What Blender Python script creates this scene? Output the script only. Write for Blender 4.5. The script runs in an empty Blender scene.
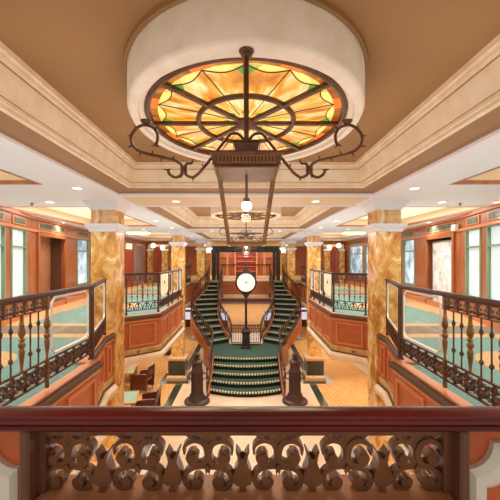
import bpy, math, random
from mathutils import Vector, Matrix
random.seed(7)
PI = math.pi
E = 1.45            # eye height above the upper deck
LOW = -3.4          # lower deck level
SOF = E + 1.12      # soffit height
S = bpy.context.scene
COL = S.collection

# ------------------------------------------------------------------ materials
def lin(c):
    return tuple(((v/255)/12.92 if v/255 <= .04045 else ((v/255+.055)/1.055)**2.4) for v in c) + (1,)

def mat(name, c, rough=.5, metal=0, noise=None, emit=0, emit_c=None, bump=0, bscale=60, coat=0, coords='Object', stretch=None, spec=None):
    """noise = (scale, colour2, detail, lo, hi)"""
    m = bpy.data.materials.new(name); m.use_nodes = True
    nt = m.node_tree; n = nt.nodes; l = nt.links
    b = n['Principled BSDF']
    b.inputs['Base Color'].default_value = lin(c)
    b.inputs['Roughness'].default_value = rough
    b.inputs['Metallic'].default_value = metal
    if spec is not None: b.inputs['Specular IOR Level'].default_value = spec
    if coat: b.inputs['Coat Weight'].default_value = coat; b.inputs['Coat Roughness'].default_value = .12
    tc = n.new('ShaderNodeTexCoord')
    vec = tc.outputs[coords]
    if stretch:
        mp = n.new('ShaderNodeMapping'); mp.inputs['Scale'].default_value = stretch
        l.new(vec, mp.inputs['Vector']); vec = mp.outputs['Vector']
    colour = None
    if noise:
        nz = n.new('ShaderNodeTexNoise'); nz.inputs['Scale'].default_value = noise[0]; nz.inputs['Detail'].default_value = noise[2]
        l.new(vec, nz.inputs['Vector'])
        cr = n.new('ShaderNodeValToRGB')
        cr.color_ramp.elements[0].position = noise[3]; cr.color_ramp.elements[1].position = noise[4]
        cr.color_ramp.elements[0].color = lin(c); cr.color_ramp.elements[1].color = lin(noise[1])
        for k, (p, cc) in enumerate(noise[5] if len(noise) > 5 else []):
            e = cr.color_ramp.elements.new(p); e.color = lin(cc)
        l.new(nz.outputs['Fac'], cr.inputs['Fac']); colour = cr.outputs['Color']
        l.new(colour, b.inputs['Base Color'])
    if emit:
        b.inputs['Emission Strength'].default_value = emit
        if emit_c: b.inputs['Emission Color'].default_value = lin(emit_c)
        elif colour: l.new(colour, b.inputs['Emission Color'])
        else: b.inputs['Emission Color'].default_value = lin(c)
    if bump:
        nb = n.new('ShaderNodeTexNoise'); nb.inputs['Scale'].default_value = bscale; nb.inputs['Detail'].default_value = 3
        l.new(tc.outputs[coords], nb.inputs['Vector'])
        bp = n.new('ShaderNodeBump'); bp.inputs['Strength'].default_value = bump; bp.inputs['Distance'].default_value = .01
        l.new(nb.outputs['Fac'], bp.inputs['Height']); l.new(bp.outputs['Normal'], b.inputs['Normal'])
    return m

def glassy(name, tint=(255,255,255), gloss=.08):
    m = bpy.data.materials.new(name); m.use_nodes = True
    nt = m.node_tree; nt.nodes.clear()
    o = nt.nodes.new('ShaderNodeOutputMaterial'); mx = nt.nodes.new('ShaderNodeMixShader')
    t = nt.nodes.new('ShaderNodeBsdfTransparent'); g = nt.nodes.new('ShaderNodeBsdfGlossy')
    t.inputs['Color'].default_value = lin(tint); g.inputs['Roughness'].default_value = .03
    mx.inputs[0].default_value = gloss
    nt.links.new(t.outputs[0], mx.inputs[1]); nt.links.new(g.outputs[0], mx.inputs[2]); nt.links.new(mx.outputs[0], o.inputs[0])
    return m

M = {}
M['tan'] = mat('tan_ceiling_paint', (166,124,78), .55, noise=(.7,(152,112,68),2,.35,.65))
M['crown'] = mat('cream_crown_plaster', (246,230,202), .6, noise=(5,(236,214,180),4,.35,.65), bump=.08)
M['ledge'] = mat('brown_ledge_paint', (158,118,80), .5)
M['line'] = mat('dark_brown_trim', (88,64,44), .6)  # dark brown of the fascia ledge, thin lines and medallions
M['white'] = mat('white_soffit_paint', (240,243,251), .5)
M['drum'] = mat('drum_plaster', (246,234,216), .65, noise=(6,(236,220,198),4,.35,.65), bump=.1, bscale=30)
M['beam'] = mat('tan_beam_paint', (232,208,168), .5)
M['cove'] = mat('lit_cove', (252,244,224), .6, emit=.4, emit_c=(255,242,214))  # cream ceiling panel, its lit look put in as emission
M['iron'] = mat('dark_bronze_iron', (78,54,42), .42, .35, noise=(9,(110,76,54),3,.4,.7))
M['ironl'] = mat('lantern_bronze', (88,54,34), .4, .35, noise=(14,(112,70,42),3,.4,.7))
M['railtop'] = mat('dark_rail_wood', (76,48,38), .5, spec=.3)
M['brass'] = mat('aged_brass', (150,108,60), .35, .5, noise=(8,(112,78,46),3,.4,.7))
M['wood'] = mat('orange_cherry_wood', (172,96,46), .38, noise=(2.2,(144,74,32),6,.3,.7), stretch=(5,5,.6), coat=.25)
M['wood2'] = mat('panel_cherry_wood', (188,104,58), .42, noise=(3,(170,90,48),6,.3,.7), stretch=(1,1,3), coat=.2)
M['woodl'] = mat('panel_edge_wood', (204,124,74), .4)
M['woodr'] = mat('red_mahogany_door', (170,64,34), .4, noise=(3,(146,52,28),5,.3,.7), stretch=(4,4,.5), coat=.3)
M['mahog'] = mat('polished_mahogany', (106,16,20), .28, noise=(3,(72,10,12),6,.3,.7), stretch=(.8,9,9), coat=.35, spec=.3)
M['marble'] = mat('golden_marble', (178,114,46), .25, coords='Object', coat=.3, stretch=(1,1,.75),
                  noise=(3.2,(252,240,212),9,.37,.70,[(.47,(212,152,70)),(.57,(232,190,116))]))
M['stone'] = mat('cream_floor_marble', (240,216,182), .3, noise=(3,(228,200,164),5,.35,.65), coat=.3)
M['greenm'] = mat('dark_green_marble', (34,46,42), .22, noise=(7,(56,70,64),7,.45,.7), coat=.4)
M['greenp'] = mat('green_painted_metal', (32,66,50), .4)
M['teal'] = mat('teal_carpet', (124,158,146), .95, noise=(30,(110,146,134),3,.4,.6))
M['tancar'] = mat('tan_carpet', (214,174,120), .95, noise=(24,(200,156,102),3,.4,.6))
M['greycar'] = mat('grey_taupe_carpet', (140,128,108), .95, noise=(40,(122,112,96),3,.4,.6))
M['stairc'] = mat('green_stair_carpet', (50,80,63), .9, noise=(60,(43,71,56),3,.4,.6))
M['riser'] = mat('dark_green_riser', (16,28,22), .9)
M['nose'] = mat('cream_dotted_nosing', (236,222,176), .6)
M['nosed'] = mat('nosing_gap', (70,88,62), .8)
M['panelg'] = mat('window_green_frame', (128,140,108), .5)
M['pane'] = mat('bright_shop_window', (190,206,206), .2, emit=.34, emit_c=(216,238,242))
M['paneb'] = mat('blue_shop_window', (120,150,176), .2, noise=(1.7,(206,226,236),4,.4,.6), emit=.5)
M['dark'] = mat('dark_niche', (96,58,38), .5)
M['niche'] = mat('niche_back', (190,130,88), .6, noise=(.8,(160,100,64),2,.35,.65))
M['slot'] = mat('frieze_sign_green', (86,104,78), .4, noise=(6,(58,72,58),3,.4,.6))
M['pale'] = mat('pale_moulding_paint', (222,218,204), .5)
M['palei'] = mat('pale_panel_fill', (236,212,186), .5)
M['orange'] = mat('orange_pier_wood', (204,100,52), .45, noise=(2,(186,86,42),5,.35,.65), stretch=(4,1,1))
M['gpost'] = mat('dark_brown_post', (118,76,50), .4, noise=(3,(96,60,40),5,.35,.65), stretch=(6,6,1))
M['sill'] = mat('brown_sill_wood', (196,134,92), .4, noise=(3,(168,112,74),5,.35,.65), stretch=(1,6,6))
M['grille'] = mat('bronze_grille', (118,74,42), .4, .3, noise=(16,(98,60,34),3,.4,.7))
M['glass'] = glassy('clear_glass', gloss=.07)
M['lglass'] = glassy('lantern_glass', (255,250,242), .06)
M['gframe'] = mat('silver_panel_edge', (236,233,226), .3, .1)
M['bulb'] = mat('lamp_glow', (255,250,230), .5, emit=14, emit_c=(255,244,214))
M['down'] = mat('downlight_glow', (255,250,235), .5, emit=5, emit_c=(255,244,220))
M['globe'] = mat('globe_glow', (255,250,235), .5, emit=2.2, emit_c=(255,236,190))
M['greenlight'] = mat('green_lit_glass', (200,240,200), .5, emit=1.1, emit_c=(196,236,190))
M['face'] = mat('clock_face', (246,236,206), .5, emit=.3, emit_c=(255,250,226))
M['gold'] = mat('gilt', (196,150,62), .35, .5)
M['black'] = mat('black_cast_iron', (38,30,28), .4, .2)
M['post'] = mat('brown_cast_iron', (74,52,44), .38, .3)
M['sign'] = mat('cream_sign', (240,236,206), .5, emit=.25, emit_c=(240,236,206))
M['leaf'] = mat('palm_green', (70,104,52), .6, noise=(9,(110,140,76),2,.4,.6))
M['pot'] = mat('terracotta_pot', (150,92,60), .6)
M['leather'] = mat('tan_leather', (190,112,76), .45)
M['tabletop'] = mat('green_table_top', (120,160,138), .35)
M['darkwood'] = mat('dark_mahogany_furniture', (84,34,24), .35, coat=.3)
M['white_l'] = mat('white_lit_counter', (226,228,240), .4, emit=.7, emit_c=(214,220,250))
M['redcab'] = mat('red_cabinet', (168,64,48), .45, noise=(3,(140,48,38),3,.4,.6))
M['purple'] = mat('mauve_carpet_band', (150,112,100), .95)
M['lwall'] = mat('lower_wall_cream', (226,190,140), .6)
M['lead'] = mat('lead_came', (70,48,26), .5)
M['poster'] = mat('display_poster', (222,218,214), .4, noise=(5,(184,168,158),4,.45,.7), emit=.25)
M['plinthc'] = mat('tan_plinth_marble', (226,184,136), .3, noise=(4,(208,160,112),5,.35,.65))
M['goldtan'] = mat('gold_tan_frieze', (206,164,96), .45, noise=(6,(184,140,78),4,.4,.6))
M['steel'] = mat('brushed_steel', (170,170,168), .3, .6)

# patterned carpet for the lower floor (woven diagonal lozenges)
for _n in M['marble'].node_tree.nodes:
    if _n.type == 'TEX_NOISE': _n.inputs['Distortion'].default_value = 1.1; _n.inputs['Roughness'].default_value = .62
def lower_carpet():
    m = mat('patterned_tan_carpet', (222,172,104), .95)
    nt = m.node_tree; n = nt.nodes; l = nt.links; b = n['Principled BSDF']
    tc = n.new('ShaderNodeTexCoord'); mp = n.new('ShaderNodeMapping')
    mp.inputs['Rotation'].default_value = (0,0,.6); l.new(tc.outputs['Object'], mp.inputs['Vector'])
    br = n.new('ShaderNodeTexBrick'); br.inputs['Scale'].default_value = 2.2
    br.inputs['Color1'].default_value = lin((230,182,116)); br.inputs['Color2'].default_value = lin((218,164,96)); br.inputs['Mortar'].default_value = lin((178,126,70))
    br.inputs['Mortar Size'].default_value = .03
    l.new(mp.outputs['Vector'], br.inputs['Vector']); l.new(br.outputs['Color'], b.inputs['Base Color'])
    return m
M['lcarpet'] = lower_carpet()

# back-lit stained glass, streaked outward from the hub (object space, polar)
def stained(name, c1, c2, c3, strength):
    m = bpy.data.materials.new(name); m.use_nodes = True
    nt = m.node_tree; n = nt.nodes; l = nt.links; b = n['Principled BSDF']
    tc = n.new('ShaderNodeTexCoord')
    gr = n.new('ShaderNodeTexGradient'); gr.gradient_type = 'RADIAL'; l.new(tc.outputs['Object'], gr.inputs['Vector'])
    ln = n.new('ShaderNodeVectorMath'); ln.operation = 'LENGTH'; l.new(tc.outputs['Object'], ln.inputs[0])
    cx = n.new('ShaderNodeCombineXYZ')
    k1 = n.new('ShaderNodeMath'); k1.operation = 'MULTIPLY'; k1.inputs[1].default_value = 26; l.new(gr.outputs['Fac'], k1.inputs[0])
    k2 = n.new('ShaderNodeMath'); k2.operation = 'MULTIPLY'; k2.inputs[1].default_value = 2.0; l.new(ln.outputs['Value'], k2.inputs[0])
    l.new(k1.outputs[0], cx.inputs[0]); l.new(k2.outputs[0], cx.inputs[1])
    nz = n.new('ShaderNodeTexNoise'); nz.inputs['Scale'].default_value = 1.6; nz.inputs['Detail'].default_value = 5; nz.inputs['Distortion'].default_value = .6
    l.new(cx.outputs[0], nz.inputs['Vector'])
    cr = n.new('ShaderNodeValToRGB'); els = cr.color_ramp.elements
    els[0].position = .32; els[0].color = lin(c1); els[1].position = .68; els[1].color = lin(c3)
    e = els.new(.5); e.color = lin(c2)
    l.new(nz.outputs['Fac'], cr.inputs['Fac'])
    l.new(cr.outputs['Color'], b.inputs['Emission Color']); b.inputs['Emission Strength'].default_value = strength
    b.inputs['Base Color'].default_value = lin((90,60,20)); b.inputs['Roughness'].default_value = .25
    return m
M['amber'] = stained('amber_glass', (196,104,22), (240,164,54), (255,234,166), .98)
M['amber2'] = stained('pale_amber_glass', (224,146,44), (248,194,84), (255,242,190), 1.02)
M['rimglass'] = stained('rim_glass', (110,52,12), (176,92,22), (226,146,50), .75)
M['greeng'] = mat('green_glass', (90,150,50), .3, emit=.6)
M['oranget'] = mat('orange_glass', (220,110,30), .3, emit=.7)
M['petal'] = mat('petal_glass', (252,206,112), .3, emit=.75)

# ------------------------------------------------------------------ mesh builder
class MB:
    def __init__(s): s.v = []; s.f = []; s.mi = []; s.cur = 0
    def add(s, vs, fs):
        o = len(s.v); s.v += [tuple(v) for v in vs]
        for f in fs: s.f.append(tuple(i+o for i in f)); s.mi.append(s.cur)
        return s
    def box(s, x0, x1, y0, y1, z0, z1):
        vs = [(x,y,z) for z in (z0,z1) for y in (y0,y1) for x in (x0,x1)]
        return s.add(vs, [(0,2,3,1),(4,5,7,6),(0,1,5,4),(2,6,7,3),(0,4,6,2),(1,3,7,5)])
    def cbox(s, x0, x1, y0, y1, z0, z1, c=.01):
        """box with chamfered vertical and horizontal edges on top/bottom"""
        def ring(d, z): return [(x0+d,y0+c,z),(x0+c,y0+d,z),(x1-c,y0+d,z),(x1-d,y0+c,z),(x1-d,y1-c,z),(x1-c,y1-d,z),(x0+c,y1-d,z),(x0+d,y1-c,z)]
        return s.loft([ring(c*.7,z0), ring(0,z0+c), ring(0,z1-c), ring(c*.7,z1)])
    def loft(s, rings, cap=True, closed=True):
        n = len(rings[0]); vs = [p for r in rings for p in r]; fs = []
        for i in range(len(rings)-1):
            for j in range(n if closed else n-1):
                k = (j+1) % n
                fs.append((i*n+j, i*n+k, (i+1)*n+k, (i+1)*n+j))
        if cap:
            fs.append(tuple(range(n-1,-1,-1))); fs.append(tuple((len(rings)-1)*n+j for j in range(n)))
        return s.add(vs, fs)
    def lathe(s, prof, c=(0,0,0), seg=16, ax=None):
        """prof: (radius, z)"""
        rings = []
        for r, z in prof:
            ring = []
            for k in range(seg):
                a = 2*PI*k/seg; p = Vector((r*math.cos(a), r*math.sin(a), z))
                if ax: p = ax @ p
                ring.append((p.x+c[0], p.y+c[1], p.z+c[2]))
            rings.append(ring)
        return s.loft(rings)
    def tube(s, pts, r, seg=6, closed=False):
        pts = [Vector(p) for p in pts]; n = len(pts); rings = []
        up = None
        for i, p in enumerate(pts):
            if closed: t = pts[(i+1)%n]-pts[i-1]
            else: t = pts[min(i+1,n-1)]-pts[max(i-1,0)]
            if t.length < 1e-9: t = Vector((0,0,1))
            t.normalize()
            if up is None: up = Vector((0,0,1)) if abs(t.z) < .9 else Vector((1,0,0))
            a = t.cross(up)
            if a.length < 1e-3: a = t.cross(Vector((0,1,0)))
            a.normalize(); b = a.cross(t).normalized(); up = b
            rr = r[i] if isinstance(r,(list,tuple)) else r
            rings.append([p+a*rr*math.cos(2*PI*k/seg)+b*rr*math.sin(2*PI*k/seg) for k in range(seg)])
        if closed:
            rings.append(rings[0]); return s.loft(rings, cap=False)
        return s.loft(rings)
    def prism(s, poly, y0, y1, T=None):
        """poly in XZ, extruded along Y"""
        a = [(x,y0,z) for x,z in poly]; b = [(x,y1,z) for x,z in poly]
        if T: a = [T(p) for p in a]; b = [T(p) for p in b]
        return s.loft([a,b])
    def slab(s, poly, z0, z1):
        return s.loft([[(x,y,z0) for x,y in poly],[(x,y,z1) for x,y in poly]])
    def flat(s, poly, z):
        return s.add([(x,y,z) for x,y in poly], [tuple(range(len(poly)))])
    def ribbon(s, pts, w, y0, y1, T=None):
        """flat band along pts (XZ) with half widths w, extruded along Y"""
        n = len(pts); L = []; R = []
        for i in range(n):
            a = pts[max(i-1,0)]; b = pts[min(i+1,n-1)]
            tx, tz = b[0]-a[0], b[1]-a[1]; d = math.hypot(tx,tz) or 1
            nx, nz = -tz/d, tx/d; ww = w[i] if isinstance(w,(list,tuple)) else w
            L.append((pts[i][0]+nx*ww, pts[i][1]+nz*ww)); R.append((pts[i][0]-nx*ww, pts[i][1]-nz*ww))
        rings = [[(L[i][0],y0,L[i][1]),(R[i][0],y0,R[i][1]),(R[i][0],y1,R[i][1]),(L[i][0],y1,L[i][1])] for i in range(n)]
        if T: rings = [[T(p) for p in r] for r in rings]
        return s.loft(rings)
    def ball(s, c, r, seg=12, sz=1):
        n = max(5, seg//2+1)
        return s.lathe([(r*max(.02,math.sin(PI*i/n)), -r*sz*math.cos(PI*i/n)) for i in range(n+1)], c, seg)
    def build(s, name, m, parent=None, off=(0,0,0), smooth=False):
        me = bpy.data.meshes.new(name)
        me.from_pydata([(v[0]-off[0],v[1]-off[1],v[2]-off[2]) for v in s.v], [], s.f)
        ms = m if isinstance(m,(list,tuple)) else [m]
        for q in ms: me.materials.append(q if not isinstance(q,str) else M[q])
        for p, i in zip(me.polygons, s.mi): p.material_index = i; p.use_smooth = smooth
        me.update()
        import bmesh
        bm = bmesh.new(); bm.from_mesh(me); bmesh.ops.recalc_face_normals(bm, faces=bm.faces); bm.to_mesh(me); bm.free()
        if smooth:
            try: me.set_sharp_from_angle(angle=math.radians(40))
            except Exception: pass
        o = bpy.data.objects.new(name, me); COL.objects.link(o)
        if parent: o.parent = parent
        elif any(off): o.location = off
        return o

def tag(o, label, cat, group=None):
    o['label'] = label; o['category'] = cat
    if group: o['group'] = group
    return o
def thing(name, label, cat, loc=(0,0,0), rz=0, group=None):
    o = bpy.data.objects.new(name, None); COL.objects.link(o)
    o.location = loc; o.rotation_euler = (0,0,rz); o.empty_display_size = .1
    return tag(o, label, cat, group)
def struct(o): o['kind'] = 'structure'; return o
def copy_tree(o, parent=None):
    c = o.copy(); COL.objects.link(c)
    if parent: c.parent = parent
    for ch in [x for x in list(bpy.data.objects) if x.parent == o]: copy_tree(ch, c)
    return c
def spline(pts, n=8):
    """Catmull-Rom through pts (2-D or 3-D)"""
    P = [Vector(p) for p in pts]; out = []
    for i in range(len(P)-1):
        a = P[i-1] if i else P[0]*2-P[1]; b = P[i]; c = P[i+1]; d = P[i+2] if i+2 < len(P) else P[-1]*2-P[-2]
        for k in range(n):
            t = k/n
            out.append(.5*((2*b)+(c-a)*t+(2*a-5*b+4*c-d)*t*t+(3*b-a-3*c+d)*t**3))
    out.append(P[-1]); return out
def along(pts, s):
    L = [0]
    for a, b in zip(pts, pts[1:]): L.append(L[-1]+(b-a).length)
    d = s*L[-1]
    for i in range(len(pts)-1):
        if d <= L[i+1]+1e-9:
            t = (d-L[i])/max(1e-9, L[i+1]-L[i]); return pts[i].lerp(pts[i+1], t)
    return pts[-1].copy()

SIDE = {-1: 'left', 1: 'right'}
NEARMARK = {-1: 'dark doorway', 1: 'poster door'}     # landmark of each side's shop front

# ------------------------------------------------------------------ floors
def edge_poly(sx):
    """inner edge of the upper deck on one side"""
    e = [(2.2,-1.2),(2.2,4.64),(2.34,4.9),(2.68,6.25),(2.68,6.9),(3.08,7.0),(3.08,8.3),(2.36,8.92),(2.36,11.85),(2.68,13.05),(2.68,14.0),(3.35,14.5),(3.35,20.0),(2.85,20.6),(2.55,22)]
    return [(sx*x,y) for x,y in e]
for sx in (-1,1):
    b = MB(); ed = edge_poly(sx)
    b.slab(ed+[(sx*9,22),(sx*9,-1.2)], -.5, 0)
    b.cur = 1
    # tan border along the edge, stripes and inlaid medallions
    for (p,q) in zip(ed, ed[1:]):
        b.flat([p,q,(q[0]+sx*.05,q[1]),(p[0]+sx*.05,p[1])], .002)
    for y0 in (6.2, 13.2, 20.0): b.flat([(sx*2.7,y0),(sx*7,y0),(sx*7,y0+1.35),(sx*2.7,y0+1.35)], .003)
    def disc(cx, cy, r, z): b.flat([(cx+r*math.cos(2*PI*k/32), cy+r*math.sin(2*PI*k/32)) for k in range(32)], z)
    disc(sx*4.0, 4.55, .75, .003); disc(sx*4.0, 10.3, .75, .003); disc(sx*4.6, 17, .75, .003)
    b.flat([(sx*4.0,2.5),(sx*9,2.5),(sx*9,9.3),(sx*5.1,9.3)], .0025)
    b.flat([(sx*5.0,9.3),(sx*9,9.3),(sx*9,22),(sx*5.2,22)], .0025)
    b.cur = 2
    for y0 in (6.2, 13.2, 20.0): b.flat([(sx*2.7,y0+.3),(sx*7,y0+.3),(sx*7,y0+1.05),(sx*2.7,y0+1.05)], .005)
    struct(b.build('floor_'+SIDE[sx], ['teal','tancar','greycar']))
b = MB(); b.slab([(-9,22),(9,22),(9,33),(-9,33)], -.5, 0); b.cur = 1
b.flat([(-2.3,22),(2.3,22),(2.3,24.5),(-2.3,24.5)], .002)
struct(b.build('floor_back', ['tancar','stone']))
b = MB(); b.box(-2.1,2.1,-1.2,.95,-.5,0); struct(b.build('floor_front', 'tancar'))
b = MB(); b.flat([(-9,-1.2),(9,-1.2),(9,42),(-9,42)], LOW); b.cur = 1
b.flat([(-9,36),(9,36),(9,39.5),(-9,39.5)], LOW+.002)
struct(b.build('floor', ['lcarpet','purple']))
b = MB(); b.slab([(-2.45,6),(2.45,6),(2.45,22),(-2.45,22)], LOW+.001, LOW+.006); struct(b.build('floor_center', 'stone'))
b = MB()
for sx in (-1,1):
    b.slab([(sx*2.45,6),(sx*2.72,6),(sx*2.72,22),(sx*2.45,22)], LOW+.001, LOW+.007)
    for y in (13.6,20.6): b.slab([(sx*2.2,y-.55),(sx*3.38,y-.55),(sx*3.38,y+.65),(sx*2.2,y+.65)], LOW+.002, LOW+.008)
struct(b.build('trim_1', 'greenm'))

# ------------------------------------------------------------------ balcony fascias
def sweep(b, path, prof, sx):
    """path in XY, prof (outward offset toward the void, z)"""
    n = len(path); rings = []
    for i,p in enumerate(path):
        ds = []
        if i: ds.append(Vector(p)-Vector(path[i-1]))
        if i < n-1: ds.append(Vector(path[i+1])-Vector(p))
        ns = []
        for d in ds:
            d = d.normalized(); nn = Vector((-d.y, d.x))     # left of travel
            if nn.x*sx > 1e-6 or (abs(nn.x) < 1e-6 and nn.y < 0): nn = -nn
            ns.append(nn)
        m = sum(ns, Vector((0,0))); m.normalize(); k = 1/max(.5, m.dot(ns[0]))
        rings.append([(p[0]+m.x*o*k, p[1]+m.y*o*k, z) for o,z in prof])
    b.loft(rings, cap=True, closed=True)

def fascia(sx, path, idx):
    path = [(sx*x,y) for x,y in path]
    b = MB(); sweep(b, path, [(-.28,-.03),(0,-.03),(0,-.83),(-.28,-.83)], sx)
    root = struct(b.build('wall_%s_fascia' % SIDE[sx], 'wood2'))
    b = MB(); sweep(b, path, [(-.1,.004),(.0,.004),(.006,.015),(.006,.032),(-.1,.032)], sx); b.build('curb', 'woodl', root)
    b = MB(); sweep(b, path, [(-.1,.003),(.05,.003),(.06,-.02),(.05,-.075),(-.1,-.075)], sx); b.build('dark_ledge', 'line', root)  # dark brown ledge below the curb
    b = MB(); sweep(b, path, [(-.1,-.071),(.02,-.071),(.035,-.10),(.015,-.14),(-.1,-.14)], sx); b.build('top_moulding', 'woodl', root)
    b = MB(); sweep(b, path, [(-.1,-.80),(.02,-.80),(.03,-.83),(.0,-.95),(-.1,-.95)], sx); b.build('gold_frieze', 'goldtan', root)
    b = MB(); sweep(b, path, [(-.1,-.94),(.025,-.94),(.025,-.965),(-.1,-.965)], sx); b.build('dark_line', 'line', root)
    b = MB(); sweep(b, path, [(-.3,-.965),(.05,-.965),(.10,-1.02),(.10,-1.07),(.02,-1.2),(-.5,-1.24)], sx); b.build('cornice', 'stone', root)
    # raised panels
    b = MB(); fr = MB(); md = MB()
    for p,q in zip(path, path[1:]):
        P = Vector(p); Q = Vector(q); L = (Q-P).length; d = (Q-P)/L; nn = Vector((-d.y,d.x))
        if nn.x*sx > 1e-6 or (abs(nn.x) < 1e-6 and nn.y < 0): nn = -nn
        n = max(1, round(L/1.05))
        for k in range(n):
            a = L*k/n+.11; c = L*(k+1)/n-.11
            def T(v): w = P+d*v[0]+nn*(v[1]); return (w.x,w.y,v[2])
            def bar(u0,u1,z0,z1,o):
                fr.add([T(v) for v in [(x,y,z) for z in (z0,z1) for y in (-.01,o) for x in (u0,u1)]], [(0,2,3,1),(4,5,7,6),(0,1,5,4),(2,6,7,3),(0,4,6,2),(1,3,7,5)])
            w = .045
            bar(a,c,-.22,-.22+w,.028); bar(a,c,-.74,-.74+w,.028); bar(a,a+w,-.74+w,-.22,.028); bar(c-w,c,-.74+w,-.22,.028)
        k = .35
        while k < L-.2:
            def T2(v): w = P+d*v[0]+nn*(v[1]); return (w.x,w.y,v[2])
            md.add([T2((k-.05,.02,-.88)),T2((k,.025,-.85)),T2((k+.05,.02,-.88)),T2((k,.015,-.92))], [(0,1,2,3)])
            k += .42
    fr.build('panel_moulding', 'woodl', root); md.build('frieze_medallion', 'line', root)
    return root
for sx in (-1,1):
    fascia(sx, [(2.08,.95),(2.08,4.72),(2.42,4.72)], 0)
    fascia(sx, [(2.24,4.73),(2.58,6.08),(2.58,6.5)], 0)
    fascia(sx, [(2.98,6.99),(2.98,8.22),(2.27,8.83),(2.27,11.9),(2.56,13.1),(2.56,13.4)], 1)
    fascia(sx, [(3.25,14.2),(3.25,20.0),(2.75,20.6)], 2)
# fascia of the landing behind the stairs
b = MB(); b.box(-1.48,1.48,21.98,22.3,-.85,-.02); fb = struct(b.build('wall_back_fascia','wood2'))
b = MB(); b.box(-1.48,1.48,21.93,22.3,-1.1,-.86); b.build('cornice','stone',fb)
b = MB()
for k in range(3):
    x0 = -1.46+k*.985
    for (u0,u1,z0,z1) in ((x0,x0+.95,-.2,-.15),(x0,x0+.95,-.75,-.7),(x0,x0+.05,-.7,-.2),(x0+.9,x0+.95,-.7,-.2)): b.box(u0,u1,21.94,22,z0,z1)
b.build('panel_moulding','woodl',fb)
# undersides of the decks and lower walls
b = MB()
for sx in (-1,1): b.slab([(sx*x,y) for x,y in [(2.5,-1.2),(2.5,6),(2.9,7),(2.6,9),(2.6,12),(3.3,14.4),(3.5,22),(9,22),(9,-1.2)]], -1.2, -1.1)
b.box(-9,9,22.3,42,-1.2,-1.1)
struct(b.build('ceiling_lower','stone'))
for nm,(x0,x1,y0,y1) in {'wall_left_lower':(-9.1,-9,-1.2,42),'wall_right_lower':(9,9.1,-1.2,42),'wall_back_lower':(-9,9,42,42.1)}.items():
    b = MB(); b.box(x0,x1,y0,y1,LOW,-1.1); struct(b.build(nm,'lwall'))

# ------------------------------------------------------------------ marble columns
def column(loc, label):
    t = thing('marble_column', label, 'column', loc, 0, 'square golden marble columns')
    h = .24
    b = MB(); b.cbox(-h,h,-h,h,LOW+.9,2.44,.012); b.build('shaft','marble',t)
    def ring(d,z): return [(-h-d,-h-d,z),(h+d,-h-d,z),(h+d,h+d,z),(-h-d,h+d,z)]
    b = MB(); b.loft([ring(-.01,1.98),ring(.02,1.98),ring(.035,2.02),ring(.06,2.05),ring(.085,2.09),ring(.085,2.13),ring(-.01,2.135)]); b.build('necking','white',t)
    b = MB(); b.loft([ring(-.01,2.40),ring(.01,2.40),ring(.03,2.44),ring(.09,2.51),ring(.10,SOF-.001),ring(-.01,SOF-.001)]); b.build('capital','white',t)
    b = MB(); b.loft([ring(.10,LOW+.2),ring(.10,LOW+.78)]); p = b.build('plinth','greenm',t)
    b = MB(); b.loft([ring(.0,LOW+.78),ring(.11,LOW+.78),ring(.14,LOW+.84),ring(.14,LOW+.88),ring(.03,LOW+.93)]); b.build('plinth_cap','plinthc',p)
    b = MB(); b.loft([ring(.17,LOW+.008),ring(.17,LOW+.12),ring(.12,LOW+.2),ring(.0,LOW+.2)]); b.build('plinth_base','plinthc',p)
    b = MB()
    for (dx,dy) in ((0,-1),(1,0),(-1,0)):
        pts = []
        for k in range(24):
            a = 2*PI*k/24; u = .13*math.cos(a); z = LOW+.49+.19*math.sin(a)
            pts.append((u,-.345,z) if dy else (dx*.345,u,z))
        b.tube(pts,.012,5,closed=True)
    b.build('oval_moulding','greenp',p)
    return t
CX = 2.765
cl = {(-1,0):'big golden marble column beside the dark open doorway shop, with cream and brown veins',
      (1,0):'big golden marble column beside the shop with the poster door',
      (-1,1):'marble column at the stair foot on the dining table side',
      (1,1):'marble column at the stair foot on the open patterned carpet side',
      (-1,2):'small distant marble column at the stair top on the dining table side',
      (1,2):'small distant marble column at the stair top away from the dining tables'}
for k in range(3):
    for sx in (-1,1):
        column((sx*CX, 6.74+7*k, 0), cl[(sx,k)])

# ------------------------------------------------------------------ ceiling
OP = 2.25
bays = [(.35,5.9),(7.1,12.75),(13.9,19.4)]
b = MB()
ylist = [(-1.2,.35),(5.9,7.1),(12.75,13.9),(19.4,33)]
for y0,y1 in ylist: b.box(-OP,OP,y0,y1,SOF,SOF+.1)
o = struct(b.build('ceiling_cross_beam','beam'))
side_open = [(-.6,5.05),(7.2,11.6),(14.2,18.6)]
b = MB()
for sx in (-1,1):
    def bx(x0,x1,y0,y1): b.box(min(sx*x0,sx*x1),max(sx*x0,sx*x1),y0,y1,SOF,SOF+.12)
    bx(OP,3.05,-1.2,33); bx(5.4,9,-1.2,33)
    yy = [-1.2]+[v for p in side_open for v in p]+[33]
    for y0,y1 in zip(yy[::2],yy[1::2]): bx(3.05,5.4,y0,y1)
struct(b.build('ceiling','white'))
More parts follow.
